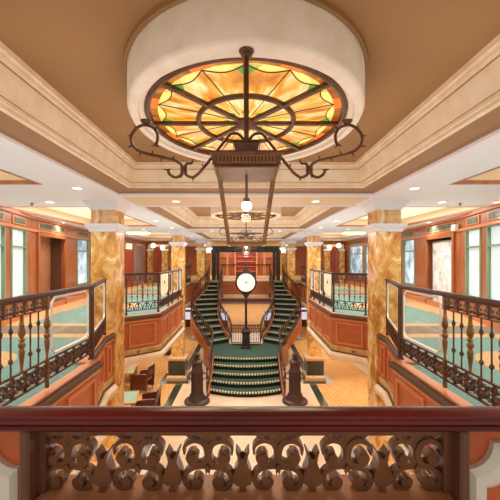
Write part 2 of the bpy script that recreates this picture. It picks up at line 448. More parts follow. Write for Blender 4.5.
# roof over the raised coffers
b = MB(); b.box(-OP-.1,OP+.1,-1.2,20,E+1.56,E+1.66); b.build('ceiling_coffer','tan'); struct(bpy.data.objects['ceiling_coffer'])
for sx in (-1,1):
    for k,(y0,y1) in enumerate(side_open):
        x0,x1 = sorted((sx*3.05,sx*5.4))
        b = MB(); b.box(x0-.05,x1+.05,y0-.05,y1+.05,SOF+.26,SOF+.3)
        r = struct(b.build('ceiling_side_coffer','cove'))
        b = MB()
        for i,(d0,d1,z0,z1) in enumerate(((0,.06,SOF-.002,SOF+.05),)):
            b.box(x0,x1,y0,y0+d1,z0,z1); b.box(x0,x1,y1-d1,y1,z0,z1); b.box(x0,x0+d1,y0+d1,y1-d1,z0,z1); b.box(x1-d1,x1,y0+d1,y1-d1,z0,z1)
        b.build('wood_rim','wood',r)
        b = MB()
        b.box(x0,x1,y0,y0+.04,SOF+.05,SOF+.265); b.box(x0,x1,y1-.04,y1,SOF+.05,SOF+.265); b.box(x0,x0+.04,y0,y1,SOF+.05,SOF+.265); b.box(x1-.04,x1,y0,y1,SOF+.05,SOF+.265)
        b.build('upstand','beam',r)
# crown mouldings of the coffers
def rect_sweep(b, x0,x1,y0,y1, prof):
    """prof (inset, z) going round a rectangle"""
    rings = []
    for (d,z) in prof: rings.append([(x0+d,y0+d,z),(x1-d,y0+d,z),(x1-d,y1-d,z),(x0+d,y1-d,z)])
    b.loft(rings, cap=False)
for k,(y0,y1) in enumerate(bays):
    b = MB(); z = E
    rect_sweep(b,-OP,OP,y0,y1,[(.29,z+1.185),(.325,z+1.195),(.325,z+1.23),(.34,z+1.235),(.345,z+1.265),(.36,z+1.27),(.365,z+1.29),(.40,z+1.38),(.425,z+1.45),(.43,z+1.475),(.46,z+1.48),(.465,z+1.51),(.49,z+1.515),(.495,z+1.562)])
    r = struct(b.build('trim_%d' % (k+2),'crown'))
    b = MB(); rect_sweep(b,-OP,OP,y0,y1,[(0,z+1.13),(.03,z+1.165),(.06,z+1.165),(.30,z+1.19)]); b.build('brown_ledge','ledge',r)
    b = MB(); rect_sweep(b,-OP,OP,y0,y1,[(-.07,z+1.121),(-.06,z+1.108),(-.05,z+1.108),(-.045,z+1.100),(.0,z+1.100),(.016,z+1.115),(.016,z+1.15),(-.02,z+1.16)]); b.build('white_edge','white',r)
    b = MB()
    for d,zz in ((.352,1.2675),(.428,1.4625)):
        b.box(-OP+d-.004,-OP+d+.002,y0+d,y1-d,z+zz-.005,z+zz+.005); b.box(OP-d-.002,OP-d+.004,y0+d,y1-d,z+zz-.005,z+zz+.005); b.box(-OP+d,OP-d,y1-d-.002,y1-d+.004,z+zz-.005,z+zz+.005)
    b.build('groove_line','ledge',r)

# ------------------------------------------------------------------ stained-glass domes
def ell(a,b_,n=64,ph=0): return [(b_*math.cos(2*PI*k/n+ph), a*math.sin(2*PI*k/n+ph)) for k in range(n)]
def dome(loc, label):
    A,B = 1.28,1.04; a,bb = 1.06,.89; hz = .30; n = 96
    t = thing('stained_glass_dome', label, 'ceiling light', loc, 0, 'oval stained glass ceiling lights')
    def ring(ra,rb,z): return [(x,y,z) for x,y in ell(ra,rb,n)]
    b = MB(); b.loft([ring(A,B,.315),ring(A,B,.03),ring(A-.012,B-.012,.008),ring(A-.03,B-.03,0),ring(a+.075,bb+.075,0.0),ring(a+.065,bb+.065,.03),ring(a+.03,bb+.03,.045),ring(a,bb,.07)], cap=False)
    b.build('drum','drum',t,smooth=True)
    b = MB(); b.loft([ring(A+.004,B+.004,.318),ring(A+.03,B+.03,.318),ring(A+.03,B+.03,.29),ring(A+.004,B+.004,.29)],cap=False); b.build('joint_ring','tan',t)  # tan ring where the drum meets the ceiling
    zg = .07
    # glass: rim ring, outer field, inner field
    b = MB(); b.loft([ring(a,bb,zg),ring(a*.9,bb*.9,zg)],cap=False); b.build('rim_glass','rimglass',t)
    b = MB(); b.loft([ring(a*.9,bb*.9,zg),ring(a*.5,bb*.5,zg)],cap=False); b.build('outer_glass','amber',t)
    b = MB(); b.add(ring(a*.5,bb*.5,zg),[tuple(range(n))]); b.build('inner_glass','amber2',t)
    # petals, green lozenges, orange corner lights between spokes
    ld = MB()
    P = lambda r,th: (bb*r*math.cos(th), a*r*math.sin(th), zg-.004)
    for k in range(8):
        th = k*PI/4+PI/2
        m = th+PI/8
        for s in (-1,1):
            arc = [P(.9-.075*math.sin(PI*q/8), m+s*(PI/8)*q/8) for q in range(9)]
            top = [P(.9,m+s*(PI/8)*q/8) for q in range(9)]
            b = MB(); b.add(arc+top, [tuple(list(range(9))+list(range(17,8,-1)))]); b.build('petal_glass','petal',t)
            ld.tube([(x,y,z-.004) for x,y,z in arc],.005,4)
        for s in (-1,1):
            b = MB(); b.add([P(.9,th+s*.02),P(.9,th+s*.15),P(.77,th+s*.02)],[(0,1,2)]); b.build('green_glass','greeng',t)
            b = MB(); b.add([P(.26,th+s*.04),P(.20,th+s*.22),P(.15,th+s*.05)],[(0,1,2)]); b.build('hub_glass','greeng',t)
        b = MB(); b.add([P(.9,m-.10),P(.9,m+.10),P(1.0,m+.09),P(1.0,m-.09)],[(0,1,2,3)]); b.build('orange_glass','oranget',t)
        for s in (0,): ld.tube([P(.5,m),P(.9,m)],.005,4)
        ld.tube([P(.16,m),P(.5,m)],.004,4)
    ld.build('leading','lead',t)
    # iron: outer ring, mid ring, eight ribs, hub
    b = MB(); b.tube([(x,y,.055) for x,y in ell(a,bb,72)],.028,8,closed=True); b.build('outer_ring','ironl',t,smooth=True)
    b = MB(); b.tube([(x,y,.055) for x,y in ell(a*.5,bb*.5,64)],.024,8,closed=True); b.build('middle_ring','ironl',t,smooth=True)
    for k in range(8):
        th = k*PI/4+PI/2; b = MB(); d = Vector((bb*math.cos(th),a*math.sin(th),0)); L = d.length; d.normalize(); nn = Vector((-d.y,d.x,0))
        vs = []
        for z in (.035,.066):
            for q,w in ((d*.06,-1),(d*(L-.01),-1),(d*(L-.01),1),(d*.06,1)): vs.append((q.x+nn.x*w*.019,q.y+nn.y*w*.019,z))
        b.add(vs,[(3,2,1,0),(4,5,6,7),(0,1,5,4),(1,2,6,5),(2,3,7,6),(3,0,4,7)]); b.build('rib','ironl',t)
    b = MB(); b.lathe([(.001,-.005),(.05,0),(.09,.02),(.11,.04),(.11,.066),(.001,.066)],(0,0,0),20); b.build('hub','ironl',t,smooth=True)
    return t
CYS = [3.2, 9.95, 16.6]
doml = ['large oval amber stained glass skylight in a deep cream drum above the big lantern',
        'smaller-looking oval amber stained glass skylight in the middle ceiling coffer',
        'most distant oval amber stained glass skylight, over the stairs']
domes = []
for k,y in enumerate(CYS):
    d = dome((0,y,E+1.24),doml[k]) if k == 0 else copy_tree(domes[0])
    d.location = (0,y,E+1.24); d['label'] = doml[k]; domes.append(d)

# ------------------------------------------------------------------ hanging lanterns
def lantern(loc, label):
    """origin: where the rod meets the drum; local z measured from the eye level"""
    t = thing('hanging_lantern', label, 'lantern', loc, 0, 'square glass lanterns with scrolled arms')
    Z = lambda py: (259-py)*2/336 - 1.24          # heights worked out at 2 m
    X = lambda px: (px-246.5)*2/336
    b = MB(); b.cbox(-.014,.014,-.014,.014,Z(150),-.012,.004); rod = b.build('rod','ironl',t)
    b = MB(); b.lathe([(.001,-.045),(.02,-.04),(.034,-.03),(.03,-.018),(.045,-.008),(.045,0),(.001,0)],(0,0,0),16); b.build('ceiling_boss','ironl',rod,smooth=True)
    # top gallery + roof
    b = MB(); q = lambda w,z: [(-w,-w,z),(w,-w,z),(w,w,z),(-w,w,z)]
    zt = Z(161); b.loft([q(.200,zt),q(.200,zt-.008),q(.188,zt-.022),q(.176,zt-.05),q(.17,zt-.07),q(.176,zt-.078),q(.170,zt-.085),q(.150,zt-.085)])
    top = b.build('top_frame','ironl',t)
    for (nx,ny) in ((0,-1),(1,0),(0,1),(-1,0)):
        b = MB()
        def gb(u0,u1,z0,z1):
            if ny: b.box(u0,u1,*sorted((ny*.179,ny*.189)),z0,z1)
            else: b.box(*sorted((nx*.179,nx*.189)),u0,u1,z0,z1)
        for k in range(17): gb(-.154+.3*k/16,-.146+.3*k/16,zt-.06,zt-.025)
        gb(-.16,.16,zt-.064,zt-.058); gb(-.16,.16,zt-.028,zt-.022)
        b.build('gallery_grille','brass',top)
    b = MB(); b.loft([q(.196,zt),q(.09,zt+.03),q(.055,zt+.032)]); b.loft([q(.05,zt+.03),q(.062,zt+.04),q(.076,zt+.085),q(.08,zt+.09),q(.08,zt+.1),q(.03,zt+.1)]); b.build('roof','ironl',top)
    zb = Z(246); wt,wb = .162,.103
    b = MB(); o1,i1 = wb+.009,wb-.008
    b.loft([q(o1-.003,zb),q(o1,zb+.006),q(o1-.002,zb+.02),q(i1,zb+.02),q(i1,zb)],cap=False); b.loft([q(o1-.003,zb),q(i1,zb)],cap=False); b.build('bottom_frame','brass',t)
    for sx in (-1,1):
        for sy in (-1,1):
            b = MB(); b.loft([[(sx*wb+e*.007,sy*wb+f*.007,zb+.02) for e,f in ((-1,-1),(1,-1),(1,1),(-1,1))],[(sx*wt+e*.007,sy*wt+f*.007,zt-.08) for e,f in ((-1,-1),(1,-1),(1,1),(-1,1))]])
            b.build('corner_bar','brass',t)
    for (nx,ny) in ((0,-1),(1,0),(0,1),(-1,0)):
        b = MB(); 
        def pp(u,w,z): return (u*w if nx==0 else nx*w, u*w if ny==0 else ny*w, z)
        b.add([pp(-1,wb,zb+.02),pp(1,wb,zb+.02),pp(1,wt,zt-.08),pp(-1,wt,zt-.08)],[(0,1,2,3)]); b.build('glass_pane','lglass',t)
    zl = Z(206)
    b = MB(); b.tube([(0,0,zt-.08),(0,0,zl+.045)],.008,8); b.lathe([(.008,zl+.05),(.02,zl+.045),(.02,zl+.02),(.008,zl+.018)],(0,0,0),12); b.build('lamp_holder','ironl',t)
    b = MB(); b.ball((0,0,zl),.03,14); b.build('bulb','bulb',t,smooth=True)
    # scrolled arms with thorns
    for s in (-1,1):
        def P(px,py): return (s*X(px), 0, Z(py))
        b = MB()
        main = spline([P(247.5,152),P(248.5,142),P(254,134.5),P(261,133.5),P(266,138),P(289,167.5),P(295,174),P(301,177.3),P(307,174.5),P(309,169),P(305.5,163.5),P(301.5,163.5)],8)
        b.tube(main,.0092,7)
        sec = spline([P(313,177.5),P(309.8,171),P(311,165.5),P(318,160.5),P(332,157),P(345,154),P(355,150.5),P(361,144),P(361.5,135.5),P(356,128),P(348,125),P(339.5,128),P(335.5,134.5),P(336,142),P(338,145.5)],8)
        b.tube(sec,.0092,7)
        b.tube(spline([P(309.5,170),P(312.5,175.5),P(318,177.3),P(323.5,174),P(325,169.5)],6),[.009]*24+[.004],7)
        b.lathe([(.01,-.026),(.021,-.02),(.021,.02),(.01,.026)],P(309.3,169.5),10)
        for (u,v,du,dv) in ((289,168,2,-5),(299,177,2,4),(320,160,-1,-5),(331,157,1,5),(341,155,-1,-5),(352,152,2,5),(361,146,5,1),(361,137,5,-2),(338,129,-4,-4),(301.5,163.5,-2,-4.5),(325,170,5,-1),(325,170,-3,-1),(337,145,5,1),(337,145,-3,3),(357,129,2,-5),(258,134,2,-3)):
            b.tube([P(u,v),P(u+du*.6,v+dv*.55),P(u+du,v+dv)],[.008,.005,.0015],5)
        arm = b.build('scroll_arm','ironl',t,smooth=True)
        b = MB(); cx,cy,cz = P(347,124.5); b.lathe([(.006,0),(.02,.006),(.03,.016),(.034,.022),(.001,.022)],(cx,cy,cz),14); b.build('arm_cup','ironl',arm,smooth=True)
    return t
lanl = ['big square glass lantern with scrolled thorny arms hanging from the front skylight',
        'middle square lantern with scrolled arms, seen through the big lantern glass',
        'tiny distant square lantern with scrolled arms above the stairs']
lans = []
for k,y in enumerate(CYS):
    loc = (0.003,y-1.2,E+1.24)
    d = lantern(loc,lanl[0]) if k == 0 else copy_tree(lans[0])
    d.location = loc; d['label'] = lanl[k]; lans.append(d)

# ------------------------------------------------------------------ recessed downlights
def downlight(loc,label,grp):
    t = thing('downlight',label,'downlight',loc,0,grp)
    b = MB(); n = 20
    R = lambda r,z: [(r*math.cos(2*PI*k/n),r*math.sin(2*PI*k/n),z) for k in range(n)]
    b.loft([R(.095,0),R(.095,-.008),R(.075,-.012),R(.068,-.002)],cap=False); b.build('trim_ring','white',t)
    b = MB(); b.add(R(.07,-.004),[tuple(range(n))]); b.build('lens','down',t)
    return t
spots = []
for sx in (-1,1):
    mk = 'dark doorway side' if sx < 0 else 'poster door side'
    mk2 = 'by the dark doorway' if sx < 0 else 'by the poster door'
    for (x,y,lb) in ((2.66,5.3,'recessed downlight in the white beam just before the big column, %s'),
                     (2.66,1.6,'recessed downlight in the white beam over the railing, out by the viewer, %s'),
                     (2.66,9.9,'recessed downlight mid-way along the white beam between columns, %s'),
                     (2.66,12.0,'recessed downlight just before the second column, %s'),
                     (2.66,16.4,'recessed downlight in the white beam beside the stairs, %s'),
                     (2.66,19.0,'recessed downlight beside the stair top, %s'),
                     (3.85,6.6,'recessed downlight in the cross band, first from the big column, %s'),
                     (4.95,6.6,'recessed downlight in the cross band, second from the big column, %s'),
                     (3.85,12.6,'recessed downlight in the far cross band toward the shops, %s'),
                     (5.75,7.6,'recessed downlight close to the shop front windows, %s'),
                     (5.6,10.3,'recessed downlight over the shop doorway, %s')):
        spots.append((sx*x,y,SOF,lb % mk))
for x in (-1.35,1.35):
    spots.append((x,6.5,SOF,'small recessed downlight in the first tan cross beam, %s' % ('dark doorway side' if x < 0 else 'poster door side')))
    spots.append((x,13.3,SOF,'small recessed downlight in the second tan cross beam, %s' % ('dark doorway side' if x < 0 else 'poster door side')))
d0 = None
for (x,y,z,lb) in spots:
    d0n = downlight((x,y,z),lb,'recessed ceiling downlights') if d0 is None else copy_tree(d0)
    d0 = d0 or d0n
    d0n.location = (x,y,z); d0n['label'] = lb

# ------------------------------------------------------------------ ironwork patterns
def spiral(cx,cz,r0,r1,a0,a1,n=12):
    return [(cx+(r0+(r1-r0)*k/n)*math.cos(a0+(a1-a0)*k/n), cz+(r0+(r1-r0)*k/n)*math.sin(a0+(a1-a0)*k/n)) for k in range(n+1)]
def frieze_upper(b, x0, x1, z0, z1, d=.009):
    h = z1-z0; n = max(1,round((x1-x0)/(h*1.25))); w = (x1-x0)/n
    for k in range(n):
        c = x0+w*(k+.5)
        for s in (-1,1):
            p = spiral(c+s*w*.23,z0+h*.64,h*.27,h*.07,PI*.5 if s>0 else PI*.5,PI*.5-s*PI*-1.9 if s>0 else PI*.5-PI*1.9,9)
            b.ribbon(p,h*.04,-d-.001*s,d+.001*s)
            p = spiral(c+s*w*.25,z0+h*.24,h*.2,h*.05,PI*.8 if s<0 else PI*.2,(PI*.8+PI*1.8) if s<0 else (PI*.2-PI*1.8),8)
            b.ribbon(p,h*.038,-d-.002-.0006*s,d+.002+.0006*s)
        b.prism([(c-.006,z0),(c+.006,z0),(c+h*.09,z0+h*.28),(c+.008,z0+h*.62),(c+.004,z1),(c-.004,z1),(c-.008,z0+h*.62),(c-h*.09,z0+h*.28)],-d*1.3,d*1.3)
def frieze_lower(b, x0, x1, z0, z1, d=.01):
    h = z1-z0; n = max(1,round((x1-x0)/(h*1.0))); w = (x1-x0)/n
    for k in range(n):
        c = x0+w*(k+.5)
        for s in (-1,1):
            b.ribbon(spiral(c+s*w*.26,z0+h*.7,h*.22,h*.05,-PI*.5,-PI*.5+s*PI*1.8,9),h*.04,-d-.001*s,d+.001*s)
            b.ribbon(spiral(c+s*w*.26,z0+h*.28,h*.22,h*.05,PI*.5,PI*.5-s*PI*1.8,9),h*.04,-d-.002-.0006*s,d+.002+.0006*s)
            b.ribbon([(c,z0),(c+s*w*.12,z0+h*.3),(c,z0+h*.5),(c+s*w*.12,z0+h*.75),(c,z1)],h*.035,-d-.0045-.0006*s,d+.0045+.0006*s)
        b.prism([(c-h*.14,z0+h*.5),(c,z0+h*.36),(c+h*.14,z0+h*.5),(c,z0+h*.64)],-d*1.5,d*1.5)
def thick_baluster(z0,z1):
    h = z1-z0
    pr = [(.016,0),(.016,.02),(.012,.04),(.026,.30),(.028,.36),(.018,.40),(.032,.45),(.034,.48),(.016,.53),(.036,.56),(.014,.59),(.028,.64),(.034,.68),(.03,.74),(.02,.80),(.026,.83),(.018,.86),(.016,1)]
    return [(r,z0+h*t) for r,t in pr]
def thin_baluster(z0,z1):
    h = z1-z0
    pr = [(.008,0),(.008,.2),(.014,.215),(.024,.25),(.014,.285),(.008,.3),(.008,.7),(.012,.72),(.021,.76),(.012,.81),(.008,.83),(.008,1)]
    return [(r,z0+h*t) for r,t in pr]

def frieze_ring(b, x0, x1, z0, z1, d=.008):
    n = max(1,round((x1-x0)/.2)); w = (x1-x0)/n
    for k in range(n):
        c = x0+w*(k+.5); r = w*.46
        b.ribbon([(c+r*math.cos(PI*q/8),z0+.005+(z1-z0-.02)*math.sin(PI*q/8)) for q in range(9)],.008,-d,d)
        b.ribbon([(c+r*.5*math.cos(PI*q/6),z0+.004+(z1-z0)*.5*math.sin(PI*q/6)) for q in range(7)],.006,-d-.001,d+.001)
        b.ribbon([(c,z0),(c,z1)],.005,-d-.002,d+.002)
        b.prism([(c-.03,z1-.05),(c,z1-.085),(c+.03,z1-.05),(c,z1-.015)],-d*1.5,d*1.5)
def glass_panel(parent,x0,x1,z0,z1):
    b = MB(); b.box(x0+.01,x1-.01,-.004,.004,z0+.01,z1-.01); g = b.build('glass_panel','glass',parent)
    b = MB(); c = .06
    pts = [(x0+c,0,z0),(x1-c,0,z0),(x1,0,z0+c),(x1,0,z1-c),(x1-c,0,z1),(x0+c,0,z1),(x0,0,z1-c),(x0,0,z0+c)]
    b.tube(pts,.015,6,closed=True); b.build('panel_frame','gframe',g)

def railing(p0,p1,label,seq,group='cast iron balcony railings',frieze=True,low=None):
    """seq: (kind, t0, t1) along the run"""
    P = Vector((*p0,0)); Q = Vector((*p1,0)); L = (Q-P).length; a = math.atan2(Q.y-P.y,Q.x-P.x)
    t = thing('balcony_railing',label,'railing',(p0[0],p0[1],0.06),a,group)
    z = -.06
    b = MB(); b.loft([[(x,y,zz+z) for y,zz in ((-.02,1.045),(-.035,1.055),(-.036,1.075),(-.022,1.095),(.022,1.095),(.036,1.075),(.035,1.055),(.02,1.045))] for x in (-.02,L+.02)]); b.build('handrail','railtop',t)
    b = MB(); b.box(0,L,-.012,.012,.35+z,.37+z); b.box(0,L,-.014,.014,.145+z,.165+z); (low or frieze_lower)(b,.01,L-.01,.165+z,.35+z); b.build('lower_frieze','iron',t)
    for kind,t0,t1 in seq:
        if kind == 'frieze':
            b = MB(); b.box(t0,t1,-.01,.01,.908+z,.92+z); b.box(t0,t1,-.01,.01,1.033+z,1.046+z); frieze_upper(b,t0,t1,.92+z,1.034+z,.007); b.build('upper_frieze','iron',t)
        elif kind == 'post':
            b = MB(); b.cbox(t0-.02,t0+.02,-.02,.02,0,1.05+z,.004); b.box(t0-.026,t0+.026,-.026,.026,.35+z,.38+z); b.box(t0-.026,t0+.026,-.026,.026,0,.03); b.build('post','iron',t)
        elif kind == 'tpost':
            b = MB(); b.lathe(thick_baluster(.37+z,.91+z),(t0,0,0),10); b.box(t0-.016,t0+.016,-.016,.016,0,.37+z); b.box(t0-.02,t0+.02,-.018,.018,.91+z,1.045+z); b.build('turned_post','brass',t,smooth=True)
        elif kind == 'thick':
            b = MB(); b.lathe(thick_baluster(.37+z,.91+z),(t0,0,0),10); b.build('turned_baluster','brass',t,smooth=True)
        elif kind == 'thin':
            b = MB(); b.lathe(thin_baluster(.37+z,(.91 if frieze else 1.05)+z),(t0,0,0),7); b.build('baluster','iron',t,smooth=True)
        elif kind == 'glass': glass_panel(t,t0,t1,.40+z,1.02+z)
        elif kind == 'sign':
            b = MB(); c = (t0+t1)/2; w = (t1-t0)/2
            pts = [(c-w,.58+z),(c-w*.8,.5+z),(c-w*.35,.45+z),(c+w*.35,.45+z),(c+w*.8,.5+z),(c+w,.58+z),(c+w,1.03+z),(c-w,1.03+z)]
            b.prism(pts,-.012,.012); s = b.build('cream_sign','sign',t)
            b = MB(); b.lathe([(.001,-.02),(.05,-.02),(.05,.02),(.001,.02)],(c,0,.8+z),14,Matrix.Rotation(PI/2,3,'X')); b.build('sign_emblem','slot',s)
            for u in (t0,t1):
                b = MB(); b.box(u-.012,u+.012,-.012,.012,.37+z,1.05+z); b.build('sign_upright','iron',t)
    return t
for sx in (-1,1):
    mk = NEARMARK[sx]
    x = sx*2.15
    L = 4.66-1.15
    seq = [('post',0,0),('glass',.09,.95),('tpost',1.03,0),('frieze',1.03,L)]
    k = 1.03
    while k < L-.2:
        seq += [('thin',k+.15,0),('thin',k+.28,0)]
        k += .41
        if k < L-.05: seq.append(('thick',k,0))
    seq.append(('post',L-.03,0))
    r = railing((x,4.66),(x,1.15),'long cast iron balcony railing with turned balusters facing the %s' % mk,seq)
    seq = [('post',.02,0),('glass',.1,1.4),('post',1.48,0)]
    railing((x+sx*.015,4.73),(sx*2.60,6.2),'short angled railing with glass panel, ending at the big column by the %s' % mk,seq,frieze=False)
    # middle bay
    L = math.hypot(.68,.6)
    seq = [('post',.03,0),('frieze',.03,L-.03),('post',L-.02,0)]+[('thick' if k==3 else 'thin',.03+(L-.06)*k/6,0) for k in range(1,6)]
    railing((sx*2.98,8.28),(sx*2.30,8.88),'angled iron railing with fine balusters just past the big column by the %s' % mk,seq,low=frieze_ring)
    seq = [('sign',.07,.95),('post',1.02,0),('glass',1.08,1.5),('post',1.56,0),('glass',1.62,2.4),('post',2.46,0),('glass',2.52,2.93),('post',2.97,0)]
    railing((sx*2.30,8.93),(sx*2.30,11.92),'iron railing with cream sign and glass panels near the stair foot, %s side' % mk,seq,frieze=False)
    seq = [('glass',.07,.55),('post',.6,0),('glass',.66,1.12),('post',1.2,0)]
    railing((sx*2.31,11.95),(sx*2.60,13.12),'short iron railing meeting the second column, %s side' % mk,seq,frieze=False)
    seq = [('post',.02,0),('frieze',.02,5.3),('post',5.3,0)]+[('post',1.3*k,0) for k in (1,2,3)]+[('thin',.26*k,0) for k in range(1,20) if k%5]
    railing((sx*3.28,14.5),(sx*3.28,19.85),'far set-back iron railing beside the stairs, %s side' % mk,seq)

# ------------------------------------------------------------------ front balustrade
FY = .8
t = thing('front_balustrade','wide mahogany topped balustrade with bronze scroll grille across the bottom','balustrade',(0,FY,0))
# pushed-down coordinates: local y from FY
b = MB()
prof = [(-.026,1.052),(-.034,1.056),(-.037,1.062),(-.034,1.067),(-.029,1.069),(-.029,1.072),(-.034,1.074),(-.034,1.079),(-.029,1.082),(-.027,1.087),(-.016,1.092),(0,1.0955),(.016,1.093),(.034,1.083),(.042,1.066),(.03,1.052)]
b.loft([[(x,y,z) for y,z in prof] for x in (-2.1,-1,0,1,2.1)]); b.build('handrail','mahog',t,smooth=True)
pxX = lambda px: (px-246)*.82/336
pxZ = lambda py: E-(py-259)*.82/336
x0,x1 = -.499,.493
for s,xx in ((-1,x0),(1,x1)):
    b = MB(); xa,xb = sorted((xx,xx+s*.023)); b.cbox(xa,xb,-.03,.075,.0,1.052,.005)
    xa,xb = sorted((xx,xx-s*.016)); b.box(xa,xb,.01,.055,.872,1.052)
    b.build('grille_post','gpost',t)
b = MB(); b.cbox(x0,x1,-.03,.085,.80,.885,.006); b.box(x0,x1,-.01,.065,.74,.80); b.build('grille_sill','sill',t)
b = MB(); b.box(x0,x1,0,.06,.1,.74); b.build('lower_panel','orange',t)
# grille pattern drawn from two mirrored scrolls and a pear bud, repeated along the rail
g = MB(); d0_,d1_ = .022,.040; JZ = [0.]
def gstroke(pts,w,mid,s,n=5):
    pp = spline([((mid+s*(u-241)/5), v) for u,v in pts],n)
    q = [(pxX(p[0]),pxZ(425+p[1]/5)) for p in pp]
    m = len(q); ws = []
    for i in range(m):
        tt = i/(m-1)*(len(w)-1); a = int(min(tt,len(w)-2)); ws.append((w[a]+(w[a+1]-w[a])*(tt-a))*.84/5*.82/336)
    JZ[0] = (JZ[0]+.0007)%.006
    g.ribbon(q,ws,d0_-JZ[0],d1_+JZ[0])
def gdisc(u,v,r,mid,s):
    c = (pxX(mid+s*(u-241)/5),pxZ(425+v/5)); rr = r/5*.82/336
    g.prism([(c[0]+rr*math.cos(2*PI*k/14),c[1]+rr*math.sin(2*PI*k/14)) for k in range(14)],d0_-.0065,d1_+.0065)
mids = [68,138,208,278,347,417]
for m in mids:
    for s in (1,-1):
        # upper C scroll
        gstroke([(122,150),(122,112),(150,86),(185,80),(222,98),(238,145),(228,185),(200,200),(160,196),(142,165),(158,140),(180,140)],[5,10,14,16,18,19,16,12,15,16,14,10],m,s)
        gdisc(170,167,24,m,s)
        # lower C scroll running from the middle spike
        gstroke([(244,210),(205,214),(160,222),(128,250),(128,290),(160,318),(196,308),(208,280),(190,260)],[11,9,11,14,15,14,15,14,10],m,s)
        gdisc(184,283,24,m,s)
        # top crescent and link to the bud
        gstroke([(241,40),(215,72),(185,82),(150,60),(120,40)],[15,13,10,8,6],m,s)
        gstroke([(130,262),(105,268),(78,262)],[9,9,12],m,s)
    q = [(241-14,215),(241,192),(241+14,215),(241+9,245),(241,228),(241-9,245)]
    g.prism([(pxX(m+(u-241)/5),pxZ(425+v/5)) for u,v in q],d0_-.0075,d1_+.0075)
    gstroke([(241,40),(241,70),(238,92)],[26,20,6],m,1)
for c in [103+69.8*k for k in range(5)]:
    half = [(5,-96),(12,-112),(30,-138),(36,-134),(26,-104),(23,-82),(30,-60),(41,-36),(49,-10),(51,6),(47,20),(34,31),(15,36),(13,58),(20,66)]
    bud = [(0,-105)]+half+[(-u,v) for u,v in half[::-1]]
    g.prism([(pxX(c+u*.95/5),pxZ(425+(262+v)/5)) for u,v in bud],d0_-.009,d1_+.008)
g.box(x0,x1,.012,.05,pxZ(434),1.053)
g.build('scroll_grille','grille',t)
# piers either side with scooped-corner mouldings
for xa,xb in ((-2.1,x0-.023),(x1+.023,2.1)):
    b = MB(); b.box(xa,xb,.02,.07,0,1.052); b.build('pier_panel','orange',t)
def scoop(cx0,cx1,z0,z1,r,n=8):
    pts = []
    for (cx,cz,a0) in ((cx0,z1,0),(cx1,z1,-PI/2),(cx1,z0,PI),(cx0,z0,PI/2)):
        # concave quarter circles centred on the corner
        arc = []
        for k in range(n+1):
            a = {(cx0,z1):-PI/2+PI/2*k/n,(cx1,z1):PI+PI/2*k/n,(cx1,z0):PI/2+PI/2*k/n,(cx0,z0):0+PI/2*k/n}[(cx,cz)]
            arc.append((cx+r*math.cos(a),cz+r*math.sin(a)))
        pts += arc
    return pts
for s in (-1,1):
    b = MB()
    xa = .545 if s < 0 else .530
    oxa,oxb = (xa+.003,xa+.62)
    O = scoop(oxa,oxb,.2,pxZ(440),.062)
    I = scoop(oxa+.048,oxb-.048,.248,pxZ(440)-.048,.062)
    mid1 = scoop(oxa+.012,oxb-.012,.212,pxZ(440)-.012,.062); mid2 = scoop(oxa+.036,oxb-.036,.236,pxZ(440)-.036,.062)
    R = lambda pts,y: [(s*x,y,z) for x,z in pts]
    b.loft([R(O,.02),R(O,.006),R(mid1,-.006),R(mid2,-.002),R(I,.01),R(I,.02)],cap=False)
    mo = b.build('pier_moulding','pale',t)
    if s < 0:
        b = MB(); b.add(R(I,.012),[tuple(range(len(I)))]); b.build('pier_fill','palei',mo)

# ------------------------------------------------------------------ staircase
SP = [(1.38,13.65),(1.52,14.6),(1.85,15.5),(2.5,16.6),(2.88,17.8),(2.84,19.2),(2.40,20.6),(2.34,21.96)]
outer = spline([(x,y,0) for x,y in SP[2:]],10); inner = spline([(.85,16.25,0),(1.12,16.8,0),(1.48,17.9,0),(1.64,19.3,0),(1.62,20.7,0),(1.56,21.96,0)],10)
LAND = -2.575; NST = 11
st = thing('grand_staircase','green carpeted double curved staircase with cream dotted nosings and central landing','staircase',(0,12,LOW))
off = (0,12,LOW)
def nosing(p,q,z,parent):
    """dotted strip along the front edge p->q"""
    P = Vector((*p[:2],0)); Q = Vector((*q[:2],0)); L = (Q-P).length; d = (Q-P)/L; nn = Vector((d.y,-d.x,0))
    if nn.y > 0: nn = -nn
    m = MB(); n = max(6,int(L/.055))
    for k in range(n):
        m.cur = 0 if k%2 == 0 else 1
        u0 = L*k/n; u1 = L*(k+1)/n
        a = P+d*u0; c = P+d*u1
        vs = [(a+nn*.015),(c+nn*.015),(c-nn*.06),(a-nn*.06)]
        m.add([(v.x,v.y,z+.008) for v in vs]+[(v.x,v.y,z-.045) for v in vs],[(0,1,2,3),(0,4,5,1),(3,2,6,7)])
    m.build('nosing',['nose','nosed'],parent,off)
RH = (LAND-LOW)/5
def bow(y0,bulge,w,n=8): return [(-w+2*w*q/n, y0+bulge*(-1+2*q/n)**2) for q in range(n+1)]
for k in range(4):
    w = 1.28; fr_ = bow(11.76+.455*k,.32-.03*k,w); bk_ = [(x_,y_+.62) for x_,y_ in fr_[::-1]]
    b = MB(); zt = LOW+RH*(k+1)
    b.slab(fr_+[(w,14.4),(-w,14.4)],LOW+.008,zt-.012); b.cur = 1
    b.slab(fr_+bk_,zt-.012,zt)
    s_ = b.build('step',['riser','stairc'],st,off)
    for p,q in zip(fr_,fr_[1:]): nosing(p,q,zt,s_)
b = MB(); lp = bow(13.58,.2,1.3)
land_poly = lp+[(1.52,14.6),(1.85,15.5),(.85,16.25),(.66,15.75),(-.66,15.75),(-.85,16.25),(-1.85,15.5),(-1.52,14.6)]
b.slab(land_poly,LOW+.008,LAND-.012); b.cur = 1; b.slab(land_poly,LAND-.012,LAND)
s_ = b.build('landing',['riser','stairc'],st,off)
for p,q in zip(lp,lp[1:]): nosing(p,q,LAND,s_)
